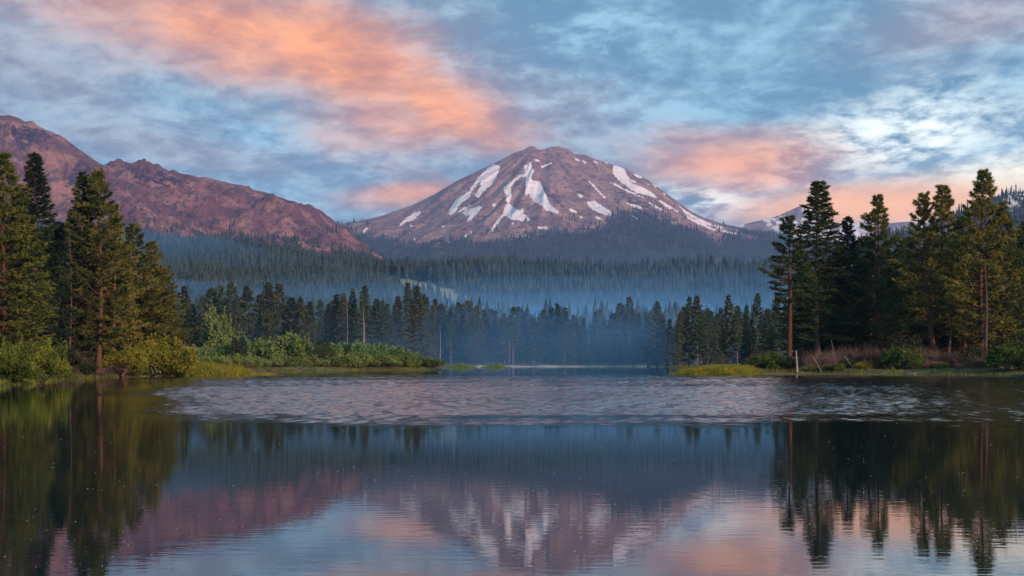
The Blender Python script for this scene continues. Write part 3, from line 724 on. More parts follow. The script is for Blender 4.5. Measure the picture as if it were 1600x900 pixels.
GR = 'conifers on the right bank behind the dead brush'
for kind, label, px, top, Y, w, rot in [
    ('tall_pine', 'slender pine with long bare red trunk at the left end of the right grove', 1233, 336, 216, 0.95, 1.0),
    ('fir3', 'tall conical tree with airy pointed top, tallest near the left of the right grove', 1277, 281, 236, 0.98, 0.5),
    ('fir0', 'thin narrow fir between the airy conical tree and the bushy pine', 1325, 337, 240, 0.75, 2.0),
    ('pine3', 'bushy pine with orange-lit ragged crown in the middle of the right grove', 1371, 304, 236, 0.82, 1.1),
    ('lean_pine', 'pine with thick leaning red trunk, left of the round-topped pine', 1462, 302, 222, 0.72, 0.0),
    ('round_pine', 'pine with small rounded crown top rising against the bright sky', 1474, 288, 252, 0.85, 2.4),
    ('pine1', 'largest pine near the right edge, tallest pointed top against the sky', 1536, 266, 214, 0.78, 4.0),
    ('pine0', 'broad heavy pine close right of the tallest pointed pine', 1566, 322, 218, 0.95, 3.0),
    ('pine2', 'golden broad pine cut by the picture\'s right edge', 1604, 345, 226, 0.9, 1.4),
    ('pine5', 'olive pine filling the gap between the round-topped and tallest pines', 1505, 338, 246, 0.95, 5.2),
    ('pine4', 'small pine beneath the bushy orange-lit pine, toward the leaning trunk', 1412, 372, 250, 0.95, 0.2),
    ('fir2', 'dark fir behind the airy conical tree, on its right side', 1303, 398, 256, 1.05, 0.9),
    ('fir1', 'dark fir behind the bushy orange-lit pine, on its left side', 1346, 408, 258, 1.05, 2.9),
    ('fir3', 'dark fir low behind the slender red-trunked pine', 1252, 410, 262, 1.0, 1.9),
    ('fir2', 'dark fir behind the leaning red trunk', 1440, 390, 262, 1.1, 3.3),
    ('pine3', 'dim pine deep behind the tallest pointed pine', 1545, 385, 264, 1.0, 3.7),
    ('fir0', 'dim fir behind the golden pine at the right edge', 1588, 400, 260, 1.2, 4.4),
    ('fir1', 'dim fir deep behind the round-topped pine', 1484, 395, 270, 1.1, 0.1),
    ('fir2', 'dim fir behind the small pine beside the leaning trunk', 1392, 420, 270, 1.2, 5.0),
]: tree(kind, label, px, top, Y, w * 1.45, group=GR, rot=rot)
for i, px in enumerate([1256, 1288, 1312, 1338, 1358, 1384, 1406, 1428, 1452, 1478, 1500, 1522, 1548, 1570, 1592]):
    tree(['fir2', 'pine2', 'fir0', 'pine5', 'pine0'][i % 5], ORD[i] + ' of the mid-height trees in the back rank of the right grove, from its left', px, 372 + 46 * RNG.random() + (20 if px < 1300 else 0), 268 + 26 * RNG.random(), 1.15, group='back rank of the right grove')
for i, px in enumerate([1262, 1290, 1315, 1335, 1360, 1380, 1402, 1425, 1452, 1470, 1495, 1515, 1530, 1555, 1575, 1598]):
    tree('fir%d' % (i % 4), ORD[i] + ' of the low dark firs filling the shade under the right grove, from its left', px, [430, 462][i % 2] + 25 * RNG.random(), 240 + 34 * RNG.random(), 1.6, group='low dark firs in the shade of the right grove')

# far shore: front row, in sections
def row(tops, Yr, label_tail, group, wr=(0.85, 1.35), lib=FARP):
    ks = list(lib); tops = sorted(tops)
    for i, (px, top) in enumerate(tops):
        Y = RNG.uniform(*Yr)
        k = ks[int(RNG.integers(0, len(ks)))]
        tree(k, f'{ORD[i]} conifer from the left {label_tail}', px, top, Y, RNG.uniform(*wr), lib, group)


row([(1027, 470), (1047, 498), (1062, 488), (1077, 464), (1089, 462), (1106, 481), (1121, 490), (1138, 461), (1152, 478), (1166, 476), (1184, 457), (1199, 482), (1213, 459), (1096, 500), (1130, 505), (1174, 500), (1205, 505)],
    (330, 470), 'among the green-dark trees beside the right grass spit', 'conifers beside the right grass spit', (0.8, 1.05))
row([(688, 476), (704, 486), (717, 472), (731, 469), (745, 477), (757, 484), (772, 496), (788, 489), (802, 480), (818, 492), (834, 497), (850, 484), (862, 480), (871, 474), (883, 480), (897, 492), (912, 498), (930, 487), (944, 498), (957, 490), (969, 473), (983, 463), (998, 488), (1012, 494), (1036, 492)],
    (584, 612), 'in the smoky front row behind the pale beach', 'conifers in the smoke behind the pale beach')
row([(300, 474), (316, 462), (331, 450), (346, 446), (361, 440), (385, 447), (405, 460), (420, 442), (437, 444), (455, 465), (470, 463), (484, 470), (500, 468), (513, 474), (526, 460), (537, 458), (551, 449), (570, 445), (588, 468), (605, 474), (622, 462), (637, 441), (650, 446), (661, 460), (675, 476)],
    (520, 600), 'in the row behind the willow thicket', 'conifers behind the willow thicket')
SEC = [(270, 440, 'half-hidden bluish conifer from the left in the second row above the left willows', 'second-row conifers above the left willows'),
       (440, 690, 'half-hidden bluish conifer from the left in the second row above the willow point', 'second-row conifers above the willow point'),
       (690, 860, 'smoke-veiled conifer from the left in the second row, left half of the pale beach', 'second-row conifers over the left half of the beach'),
       (860, 1040, 'smoke-veiled conifer from the left in the second row, right half of the pale beach', 'second-row conifers over the right half of the beach'),
       (1040, 1225, 'dim conifer from the left in the second row behind the right grass spit trees', 'second-row conifers behind the right grass spit')]
for x0, x1, lab, grp in SEC:
    for qi, q in enumerate(np.arange(x0 + 4, x1, 8.2)):
        ks = list(FARP); k = ks[int(RNG.integers(0, len(ks)))]
        Y = RNG.uniform(612, 680) if x0 < 1040 else RNG.uniform(480, 560)
        tree(k, f'{ORD[qi]} {lab}', q + RNG.uniform(-3, 3), RNG.uniform(462 if x0 < 690 else 478, 518), Y, RNG.uniform(.9, 1.3), FARP, grp)
tree('pine1', 'tall far-shore pine with a long pale bare trunk above the willows', 421, 442, 470, 0.8, FARP)

# leafy tree behind the willows
lt = bush_mesh('leafy', M['willow'], 611, 5.4, 12, 5200, 0.75, 26)
put('leafy_tree', (('trunk', lt[0]), ('crown', lt[1])), 'rounded leafy green tree in front of the far conifers, left of the willows', 'tree', 346, 400, H=18.5, H0=12, rot=0.4, width=.75)

# ------------------------------------------------------------------ shrubs
def shrub(kind, i, label, px, top, Y, w=1.0, group=None, name='shrub'):
    st, fo = BUSH[kind][i % len(BUSH[kind])]
    H0 = {'yellow': 3.6, 'green': 3.6, 'dark': 3.0, 'willow': 3.4, 'bright': 3.4}[kind] * 0.98
    return put(name, (('stem', st), ('foliage', fo)), label, 'shrub', px, Y, group, top=top, width=w * (1.0 if Y > 260 else 1.45), H0=H0)


GB = 'shrubs along the left bank'
for kind, i, label, px, top, Y, w in [
    ('yellow', 0, 'yellow-green bush at the left edge, hanging over the water', 12, 548, 112, 0.95),
    ('yellow', 1, 'taller yellow-green bush right beside the one at the left edge', 52, 528, 124, 0.72),
    ('yellow', 2, 'bright yellow-green bush at the right end of the left bank', 245, 527, 172, 0.88),
    ('yellow', 0, 'golden-tinged small bush just right of the bright bush', 274, 548, 180, 0.8),
    ('yellow', 1, 'olive bush between the tangled roots and the bright bush', 190, 540, 170, 0.8),
    ('yellow', 2, 'dull olive bush right of the grey snags above the roots', 155, 548, 168, 0.85),
    ('dark', 0, 'dark bush above the first hanging root tangle', 95, 545, 158, 0.9),
    ('dark', 1, 'dark low bush between the two root tangles', 132, 565, 158, 1.1),
    ('dark', 0, 'dark purple-green bush in front of the bright bush at the waterline', 262, 560, 172, 0.95),
    ('dark', 1, 'dark bush below the rounded golden pine', 215, 560, 172, 1.0),
]: shrub(kind, i, label, px, top, Y, w, GB)

GW = 'willow shrubs of the point'
front = [(300, 560), (322, 556), (345, 560), (370, 557), (398, 556), (425, 560), (452, 558), (476, 556), (502, 560), (528, 557), (548, 554), (570, 556), (592, 554), (612, 557), (632, 556), (650, 557), (664, 558), (677, 561)]
for i, (px, top) in enumerate(front):
    Y = np.interp(px, [290, 420, 560, 680], [268, 300, 318, 337])
    shrub('willow', i, f'{ORD[i]} willow from the left in the waterside row of the willow point', px, top, Y, 1.0 * RNG.uniform(1.25, 1.6), GW, 'willow_shrub')
backr = [(310, 541), (335, 543), (362, 538), (388, 532), (408, 531), (430, 534), (452, 530), (472, 533), (494, 538), (520, 543)]
for i, (px, top) in enumerate(backr):
    shrub('willow', i + 1, f'{ORD[i]} willow from the left in the taller row behind the waterside willows', px, top, RNG.uniform(345, 370), RNG.uniform(.95, 1.15), 'taller willows behind the waterside row', 'willow_shrub')
for i, (px, top) in enumerate([(548, 539), (566, 540), (584, 541), (602, 544), (618, 547), (630, 551)]):
    shrub('bright', i, f'{ORD[i]} pale green willow from the left in the bright patch behind the point', px, top, RNG.uniform(352, 372), RNG.uniform(1.0, 1.2), 'pale green willows in the bright patch', 'willow_shrub')
for i, (px, top, lab) in enumerate([(366, 527, 'small dark fir sapling, left of the pair in the left willows'), (378, 526, 'small dark fir sapling, right of the pair in the left willows'), (447, 504, 'pale young fir standing above the willows'), (500, 528, 'dark young conifer amid the middle willows'),
                                    (512, 536, 'squat dark young conifer right beside the one amid the middle willows'), (545, 538, 'dark rounded young conifer at the bright willow patch')]):
    tree('fir%d' % i, lab, px, top, 338 if i != 2 else 420, 1.9, FARP)
GS = 'shrubs along the right bank'
for kind, i, label, px, top, Y, w in [
    ('green', 1, 'green bush on the right bank beside the grass spit', 1205, 552, 213, 1.2),
    ('dark', 0, 'dark green round bush just left of the pale stump', 1228, 556, 211, 1.0),
    ('green', 2, 'low yellow-green mound at the foot of the pale stump', 1268, 572, 210, 1.5),
    ('green', 0, 'bright green bush below the leaning red trunk', 1412, 542, 207, 0.8),
    ('green', 1, 'small green bush right of the bright green one', 1432, 562, 206, 0.9),
    ('green', 2, 'large green bush near the right edge of the bank', 1578, 538, 192, 0.82),
    ('dark', 1, 'dark bush between the large green bush and the right edge', 1602, 555, 188, 0.9),
    ('dark', 0, 'dark bush under the bushy orange-lit pine', 1325, 562, 212, 0.9),
    ('dark', 1, 'dark bush left of the tallest pine\'s trunk', 1518, 545, 206, 0.7),
    ('yellow', 0, 'olive bush right of the tallest pine\'s trunk', 1550, 562, 198, 0.9),
    ('dark', 0, 'dark tall bush above the bright green bush', 1420, 522, 216, 0.6),
    ('green', 1, 'low green shrub in front of the dead brush, right of the leaning pole', 1308, 568, 208, 1.2),
    ('yellow', 2, 'olive shrub in front of the dead brush below the bushy pine', 1345, 566, 208, 1.2),
    ('green', 2, 'low green shrub at the water between the leaning trunk and the root fan', 1468, 566, 204, 1.1),
    ('yellow', 0, 'olive low shrub at the water left of the bright green bush', 1388, 570, 207, 1.2),
    ('green', 0, 'low yellow bush at the water left of the dead brush', 1185, 565, 213, 1.2),
]: shrub(kind, i, label, px, top, Y, w, GS)

# ------------------------------------------------------------------ dead wood, stumps, brush heaps, roots
def stick_heap(seed, rx, h, n, rmax, arch=0.5):
    r = np.random.default_rng(seed); mb = Mb()
    for _ in range(n):
        p0 = np.array([r.uniform(-rx, rx), r.uniform(-rx * .5, rx * .5), r.uniform(-0.1, h * 0.45)])
        d = np.array([r.normal(0, .8), r.normal(0, .5), r.uniform(0.1, 1.2)]); d /= np.linalg.norm(d)
        L = r.uniform(0.35, 1.0) * h
        mid = p0 + d * L * .5 + r.normal(0, .08 * L, 3)
        end = p0 + d * L + np.array([0, 0, -arch * L * r.uniform(0, .6)])
        rd = rmax * r.uniform(.35, 1)
        mb.add(*tube([p0, mid, end], [rd, rd * .7, rd * .25], 3))
    return mb


brush = [stick_heap(700 + i, 3.0, 3.4, 620, 0.045) for i in range(3)]
brush_me = [b_.build('brush_heap', M['brush']) for b_ in brush]
rust_me = stick_heap(720, 2.6, 2.4, 420, 0.045).build('rusty_heap', M['dead_red'])
for i, (lab, px, Y, s, me) in enumerate([
    ('grey-brown dead brush heap right of the pale stump', 1283, 214, 1.05, 0), ('tall tangle of dead brush left of the trunk under the bushy pine', 1312, 217, 1.2, 1), ('brown dead brush below the bushy orange-lit pine', 1350, 216, 1.3, 2),
    ('dead brush mass left of the bright green bush', 1380, 214, 1.25, 0), ('dead brush at the foot of the leaning red trunk', 1445, 212, 1.1, 1), ('dead brush between the leaning trunk and the tallest pine', 1480, 210, 1.1, 2),
    ('dead brush at the base of the tallest pine', 1512, 206, .9, 0), ('purplish dead brush behind the green bush by the grass spit', 1196, 222, 1.0, 1), ('dead brush heap above the first hanging root tangle', 112, 164, .95, 2),
    ('dead brush left of the bright bush on the left bank', 176, 168, .9, 0), ('brown brush at the foot of the two grey snags', 140, 168, 1.0, 1)]):
    o = put('dead_brush', (), lab, 'brush', px, Y, 'heaps of dead brush on the banks', H=s * .85, H0=1.0); o.rotation_euler = (0, 0, RNG.uniform(-.4, .4))
    link('twigs', brush_me[me], o)
for lab, px, Y, s in [('low rusty heap of dead twigs below the brush, by the water', 1368, 209, .8), ('rusty twigs on the bank right of the tallest pine', 1532, 199, .9), ('rusty twig heap on the left bank by the second root tangle', 195, 168, .7), ('rusty bank of twigs right of the fallen pole', 1300, 209, .55), ('rusty twigs by the water under the leaning trunk', 1462, 205, .6)]:
    o = put('dead_brush', (), lab, 'brush', px, Y, 'heaps of dead brush on the banks', H=s, H0=1.0, rot=0)
    link('twigs', rust_me, o)


def log(label, p0, p1, r0, r1, mat='dead', name='fallen_log', cat='log', stubs=4, group=None):
    p0, p1 = np.array(p0, float), np.array(p1, float); L = np.linalg.norm(p1 - p0)
    r = np.random.default_rng(int(abs(p0[0] * 31 + p1[1] * 17 + p1[2] * 5)) + 3)
    s = np.linspace(0, 1, 9)[:, None]
    pts = (p0 - p0) * (1 - s) + (p1 - p0) * s + np.sin(s * 3.1 + r.uniform(0, 3)) * r.normal(0, .008 * L, 3)
    mb = Mb(); rad = (r0 + (r1 - r0) * s[:, 0]) * r.uniform(.9, 1.1, 9)
    pts = np.concatenate([pts[:1], pts, pts[-1:]]); pts[0] -= (p1 - p0) / L * 0.01; pts[-1] += (p1 - p0) / L * 0.01
    rad = np.concatenate([[0.01], rad, [0.01]])
    mb.add(*tube(pts, rad, 8))
    o = link(name, mb.build(name, M[mat], True), None, p0, label=label, category=cat)
    if group: o['group'] = group
    for _ in range(stubs):
        k = r.uniform(.25, .95); b0 = (p1 - p0) * k; d = r.normal(0, 1, 3); d[2] = abs(d[2]); d /= np.linalg.norm(d)
        sb = Mb(); ln = r.uniform(2, 7) * r0
        sb.add(*tube([b0, b0 + d * ln * .5, b0 + d * ln + [0, 0, .05]], [r0 * .3, r0 * .22, r0 * .05], 4))
        link('branch_stub', sb.build('branch_stub', M[mat]), o)
    return o


def on(px, Y, dz=0.0):
    x = (px - CX) / F * Y; return (x, Y, gz(x, Y) + dz)


log('pale broken upright stump standing at the water by the dark round bush', (on(1246, 209)[0], 209, -0.4), at(1244, 547, 209), 0.22, 0.07, name='stump', cat='stump', stubs=3)
log('pale pole leaning over the right bank, right of the pale stump', on(1283, 208.5, .1), at(1270, 556, 209.5), 0.10, 0.06)
log('thin pole slanting down through the brush under the airy conical tree', on(1334, 209, .0), at(1319, 556, 210), 0.09, 0.05)
log('grey broken stick rising from the dead brush', on(1306, 214, .5), at(1299, 532, 214), 0.10, 0.05, stubs=2)
log('small pale snag above the green bush by the grass spit', on(1220, 214), at(1220, 553, 214), 0.10, 0.05, name='stump', cat='stump', stubs=1)
log('dark leaning dead stem left of the tallest pine', on(1480, 216), at(1490, 495, 217), 0.22, 0.12, 'bark', stubs=5)
log('pale log lying on the bank at the foot of the tallest pine', at(1528, 565.5, 202), at(1543, 564.5, 202), 0.16, 0.12, stubs=2)
log('pale log end in the water at the right edge', (on(1582, 184)[0], 184, 0.05), (on(1604, 181)[0], 181, 0.16), 0.22, 0.2, stubs=0)
log('rounded grey driftwood log at the waterline under the bright green bush', (on(1416, 199)[0], 199, 0.1), (on(1431, 198)[0], 198, 0.15), 0.30, 0.22, stubs=0)
log('yellow-grey stick in the brush left of the bright green bush', on(1398, 206, .1), at(1388, 569, 207), 0.09, 0.05, stubs=1)
log('weathered brown pole floating on the lake near the right edge', (30.6 * 1.0, 39.6, 0.01), (34.5, 39.0, 0.03), 0.035, 0.025, stubs=0)
log('grey driftwood stem lying at the foot of the bright bush', (on(236, 168)[0], 168, .25), (on(251, 165.5)[0], 165.5, .75), 0.20, 0.10, stubs=5)
log('pale brown log slanting to the water below the left grove', (on(190, 166)[0], 166, 0.1), at(203, 570, 168), 0.22, 0.15, 'dead_red', stubs=3)
log('log at the waterline in front of the left grass spit', (on(287, 184)[0], 184, .08), (on(302, 185)[0], 184.5, .22), 0.18, 0.12, stubs=1)
for i, px in enumerate([432, 440, 452, 480, 500]):
    Y = 296 + i * 2.5; x = (px - CX) / F * Y
    log(ORD[i] + ' pale beached log from the left below the waterside willows', (x, Y, .12), (x + 1.4, Y + .4, .22), .20, .14, stubs=0, group='pale logs below the willows')
for i, (p0, p1) in enumerate([((1011, 572.0), (1024, 569.3)), ((1014, 569.5), (1020, 568.2)), ((1018, 572.2), (1034, 571.0)), ((1026, 571.2), (1043, 571.8))]):
    log(ORD[i] + ' bleached log from the left in the pile on the far beach', at(*p0, 566 + i), at(*p1, 567 + i), .5, .35, group='bleached logs piled on the far beach', stubs=2)
log('small white post standing in the shallows before the far green tufts', (at(738, 573, 500)[0], 500, -.3), at(739, 570.2, 500), .35, .22, name='stump', cat='stump', stubs=0)


def snag(label, px, top, Y, mat, r0, n, reach):
    x, _, z = on(px, Y); H = CAMZ + (HZ - top) / F * Y - z
    r = np.random.default_rng(int(px * 7))
    mb = Mb(); zs = np.linspace(-.5, H, 10); ax = np.stack([.02 * H * np.sin(zs / H * 3), 0 * zs, zs], 1)
    mb.add(*tube(ax, r0 * (1 - .85 * np.clip(zs / H, 0, 1)), 7))
    o = link('dead_tree', None, None, (x, Y, z), label=label, category='tree')
    link('trunk', mb.build('snag_trunk', M[mat], True), o)
    tw = Mb()
    for _ in range(n):
        q = r.uniform(.08, .98); a_ = r.uniform(0, 6.28); L = reach * r.uniform(.35, 1) * (1 - .6 * q)
        b0 = np.array([np.interp(q * H, zs, ax[:, 0]), 0, q * H]); d = np.array([math.cos(a_), math.sin(a_), r.uniform(-.5, .2)])
        tw.add(*tube([b0, b0 + d * L * .5, b0 + d * L + [0, 0, -.15 * L]], [.035, .025, .008], 3))
    link('dead_branches', tw.build('snag_branches', M['brush']), o)


snag('bare pale grey snag, left of the pair in the left grove', 107, 352, 162, 'bark_grey', 0.14, 150, 1.6)
snag('brown bare dead tree, right of the pale snag in the left grove', 131, 392, 165, 'brush', 0.18, 420, 1.9)
snag('thin bare dead stem in the middle of the left grove', 152, 418, 172, 'brush', 0.10, 60, 1.3)
snag('thin pale dead trunk beside the thickest of the right grove trunks', 1538, 400, 207, 'bark_grey', 0.36, 140, 1.7)
snag('dead pale trunk in the row behind the willow point', 541, 462, 520, 'dead', 0.30, 40, 1.8)
snag('dead pale trunk left of the willow point, in the far row', 567, 480, 520, 'dead', 0.32, 40, 1.8)
snag('thin dead trunk standing in the smoke over the beach', 795, 520, 575, 'dead', 0.28, 20, 1.5)
snag('short bare trunk at the right end of the pale beach', 990, 545, 574, 'dead', 0.34, 10, 1.2)
snag('thin dead trunk right of the willow point', 687, 508, 560, 'dead', 0.28, 20, 1.4)


def roots(label, px, Y, seed, w):
    r = np.random.default_rng(seed); x, _, z = on(px, Y); mb = Mb()
    for i in range(24):
        a_ = r.uniform(-1.25, 1.25); L = r.uniform(.5, 1.7) * w; j = r.normal(0, .35, 3)
        p = [np.array([j[0] * .8, 0, 1.1 + .3 * j[1]]), np.array([math.sin(a_) * L * .5 + j[2] * .5, -.4, 1.1 + .5 * j[1]]), np.array([math.sin(a_) * L + j[0] * .5, -.9 + j[1], .5 + .4 * j[2]]), np.array([math.sin(a_) * L * 1.1 + j[2], -1.1 + j[0], -.15])]
        mb.add(*tube(p, np.array([.06, .05, .035, .02]) * r.uniform(.4, 1.2), 5))
    o = link('root_tangle', None, None, (x, Y, 0.0), label=label, category='roots', group='root tangles hanging over the left bank')
    link('roots', mb.build('root_tangle', M['bark_grey'], True), o)


roots('grey root tangle hanging to the water below the dark bush', 110, 155, 1, 1.5)
roots('pale root tangle hanging to the water nearer the bright bush', 166, 163.5, 2, 1.4)
roots('pale root fan at the water left of the tallest pine', 1497, 199, 3, 1.2)

# ------------------------------------------------------------------ grass on the spits and banks
def grass(name, label, pts, h, w, mat, seed, hv=.55, lean=.4):
    r = np.random.default_rng(seed); n = len(pts)
    B = np.column_stack([pts[:, 0], pts[:, 1], np.maximum(ground_z(pts[:, 0], pts[:, 1]), -.15)])
    hh = h * r.uniform(1 - hv, 1 + hv, n) * (0.8 + .7 * fbm(pts[:, 0] / 2.2, pts[:, 1] / 2.2, 3, seed))
    D = np.column_stack([r.normal(0, lean, n), r.normal(0, lean, n), np.ones(n)]) * hh[:, None]
    a_ = r.uniform(0, np.pi, n); W = np.column_stack([np.cos(a_), np.sin(a_), 0 * a_]) * w
    V = np.stack([B - W, B + W, B + D], 1).reshape(-1, 3)
    link(name, tri_mesh(name, V, mat), kind='stuff', label=label)


def scatter_poly(poly, n, seed, off=0):
    r = np.random.default_rng(seed); P = np.array(poly, float); lo, hi = P.min(0), P.max(0); out = []
    while sum(map(len, out)) < n:
        q = r.uniform(lo, hi, (n * 2, 2)); out.append(q[poly_sd(q[:, 0], q[:, 1], poly) < off])
    return np.concatenate(out)[:n]


def wp(px, py): Y = F * CAMZ / (py - HZ); return ((px - CX) / F * Y, Y)


grass('grass', 'yellow-green sedge covering the spit on the left shore', scatter_poly([(-48, 180), (-41, 182.5), (-38, 188.5), (-43, 198), (-50, 214), (-54, 205)], 15000, 1), .9, .05, M['sedge'], 11)
grass('grass', 'low reeds in the shallows off the left spit', scatter_poly([(-39, 190), (-36, 196), (-40, 212), (-48, 222), (-43, 198)], 2200, 2), .5, .05, M['sedge'], 12)
grass('grass', 'yellow-green sedge covering the spit on the right shore', scatter_poly([(25.5, 209), (28, 202), (34, 196), (40, 204), (40, 215), (33, 216)], 14000, 3), np.float64(.5), .05, M['sedge'], 13)
tA, tB = [(-25, 478), (-14, 474), (-13, 492), (-22, 500)], [(-12, 484), (-3, 488), (0, 510), (-10, 515)]
tp = np.concatenate([scatter_poly(tA, 4000, 4), scatter_poly(tB, 4000, 5)])
td_ = -np.minimum(poly_sd(tp[:, 0], tp[:, 1], tA), poly_sd(tp[:, 0], tp[:, 1], tB))
grass('grass', 'green tufts on the far shore left of the pale beach', tp, .25 + 1.5 * np.clip(td_ / 4.5, 0, 1), .10, M['far_sedge'], 14)
rb = np.random.default_rng(77)
bank = []
for x0, y0, x1, y1 in [(40, 207, 48, 209), (48, 209, 62, 201), (62, 201, 74, 183), (-46, 125, -54, 150), (-54, 150, -48, 180), (-58, 290, -19, 331), (60, 470, 64, 540), (34, 577, 58, 576), (-43, 108, -46, 125), (40, 260, 60, 460)]:
    k = int(60 * math.hypot(x1 - x0, y1 - y0)); t_ = rb.random(k); bank.append(np.column_stack([x0 + (x1 - x0) * t_ + rb.normal(0, 1.4, k), y0 + (y1 - y0) * t_ + rb.normal(.8, 1.4, k)]))
bank = np.concatenate(bank); bank = bank[poly_sd(bank[:, 0], bank[:, 1], LAKE) > -.3]
grass('grass', 'rough olive grass along the banks at the water\'s edge', bank, .34, .05, M['yellow_bush'], 15, .5)

# specks of pollen and insects lying on the near water
rs = np.random.default_rng(5)
n = 420; Ys = 1 / rs.uniform(1 / 60, 1 / 12, n); Xs = rs.uniform(-.41, .41, n) * Ys; sz = rs.uniform(.003, .008, n) * (Ys / 20) ** .5
ang = np.linspace(0, 2 * np.pi, 5, endpoint=False)
V = np.concatenate([np.stack([Xs[:, None] + np.cos(ang) * sz[:, None] * 1.8, Ys[:, None] + np.sin(ang) * sz[:, None] * 2, np.full((n, 5), .004)], 2), np.stack([Xs, Ys, .004 + sz * .7], 1)[:, None, :]], 1).reshape(-1, 3)
Fs = np.array([(i * 6 + k, i * 6 + (k + 1) % 5, i * 6 + 5) for i in range(n) for k in range(5)])
speck, g_, b_, _o = new_mat('pale_specks'); b_.inputs['Base Color'].default_value = (.45, .43, .36, 1)
link('floating_specks', mesh('floating_specks', V, Fs, speck), kind='stuff', label='pale specks of drifting pollen scattered over the near water')

# ------------------------------------------------------------------ forest beyond (instanced low trees)
def low_tree(seed, H=24, R=3.2, tiers=6, k=7):
    r = np.random.default_rng(seed); V = []; Fc = []
    for t in range(tiers):
        f0 = .06 + .9 * t / tiers; zt = H * min(1.0, f0 + 1.7 / tiers); zb = H * f0; rad = R * (1 - f0) ** .8 + .15
        i0 = len(V); V.append((r.normal(0, .1), r.normal(0, .1), zt))
        for j in range(k):
            a_ = 6.283 * (j + r.uniform(-.3, .3)) / k; q = rad * r.uniform(.55, 1.15)
            V.append((q * math.cos(a_), q * math.sin(a_), zb + r.uniform(-.6, .6)))
        for j in range(k): Fc.append((i0, i0 + 1 + j, i0 + 1 + (j + 1) % k))
    return mesh('low_tree', np.array(V), np.array(Fc), M['wood_far'])


proto = bpy.data.collections.new('forest_prototypes')
for i in range(6):
    proto.objects.link(bpy.data.objects.new('low_tree_%d' % i, low_tree(900 + i, 24, [3.2, 4.4, 3.6, 2.6, 4.9, 3.8][i], [6, 6, 7, 5, 6, 7][i])))


def forest(name, label, P, scale, seed):
    r = np.random.default_rng(seed); n = len(P)
    m = bpy.data.meshes.new(name); m.vertices.add(n); m.vertices.foreach_set('co', P.astype(np.float32).ravel())
    for an, arr in (('tree_scale', scale * (.35 + .95 * r.random(n) ** .8) * (1 + .45 * fbm(P[:, 0] / 45, P[:, 1] / 45, 3, seed))), ('tree_turn', r.uniform(0, 6.28, n))):
        q = m.attributes.new(an, 'FLOAT', 'POINT'); q.data.foreach_set('value', arr.astype(np.float32))
    q = m.attributes.new('tree_kind', 'INT', 'POINT'); q.data.foreach_set('value', r.integers(0, 6, n).astype(np.int32))
    o = link(name, m, kind='stuff', label=label)
    t = bpy.data.node_groups.new(name + '_scatter', 'GeometryNodeTree')
    t.interface.new_socket('Geometry', in_out='INPUT', socket_type='NodeSocketGeometry'); t.interface.new_socket('Geometry', in_out='OUTPUT', socket_type='NodeSocketGeometry')
    N = t.nodes.new; L = t.links.new
    gi, go = N('NodeGroupInput'), N('NodeGroupOutput'); ip = N('GeometryNodeInstanceOnPoints'); ci = N('GeometryNodeCollectionInfo')
    ci.inputs['Collection'].default_value = proto; ci.inputs['Separate Children'].default_value = True; ci.inputs['Reset Children'].default_value = True
    def na(nm, ty):
        k = N('GeometryNodeInputNamedAttribute'); k.data_type = ty; k.inputs['Name'].default_value = nm
        return next(s for s in k.outputs if s.enabled and s.name == 'Attribute')
    cx = N('ShaderNodeCombineXYZ'); L(na('tree_turn', 'FLOAT'), cx.inputs[2])
    L(gi.outputs[0], ip.inputs['Points']); L(ci.outputs[0], ip.inputs['Instance']); ip.inputs['Pick Instance'].default_value = True
    L(na('tree_kind', 'INT'), ip.inputs['Instance Index']); L(cx.outputs[0], ip.inputs['Rotation']); L(na('tree_scale', 'FLOAT'), ip.inputs['Scale'])
    L(ip.outputs[0], go.inputs[0])
    md = o.modifiers.new('scatter', 'NODES'); md.node_group = t


# valley and dark ridge
r = np.random.default_rng(31)
n = 60000; Yv = np.sqrt(r.uniform(690 ** 2, 2500 ** 2, n)); Xv = r.uniform(-.50, .50, n) * Yv
Zv = ground_z(Xv, Yv); pxv = CX + F * Xv / Yv; pyv = HZ - F * (Zv - CAMZ) / Yv
md_ = poly_sd(pxv, pyv, [(560, 433), (615, 436), (650, 439), (690, 449), (740, 466), (750, 476), (705, 476), (660, 462), (610, 451), (570, 443)])
keep = (md_ > 1.0) & (fbm(Xv / 70, Yv / 70, 3, 99) > -.32)
keep &= ~((md_ < 14) & (pyv > 455) & (pyv < 500) & (r.random(n) < .4))
P = np.stack([Xv, Yv, Zv - .3], 1)[keep]
forest('forest', 'dense conifer forest filling the smoky valley up to the dark ridge', P, 1.0, 1)


def slope_points(mt, n, seed, thr, stray, ymin=0):
    r = np.random.default_rng(seed); nr, nc = mt['X'].shape
    i = r.uniform(0, nr - 1.001, n); j = r.uniform(0, nc - 1.001, n); i0, j0 = i.astype(int), j.astype(int); fi, fj = i - i0, j - j0
    s = lambda A: (A[i0, j0] * (1 - fj) + A[i0, j0 + 1] * fj) * (1 - fi) + (A[i0 + 1, j0] * (1 - fj) + A[i0 + 1, j0 + 1] * fj) * fi
    X, Y, Z, wd, sn = s(mt['X']), s(mt['Y']), s(mt['Z']), s(mt['wood']), s(mt['snow'])
    cl = fbm(X / 120, Y / 120, 3, seed)
    k = mt['front'][i0, j0] & ((wd > thr + 8 * cl) | ((wd > -26) & (cl > .22) & (r.random(n) < stray))) & (Y > ymin) & (sn < 0)
    return np.stack([X, Y, Z - .5], 1)[k]


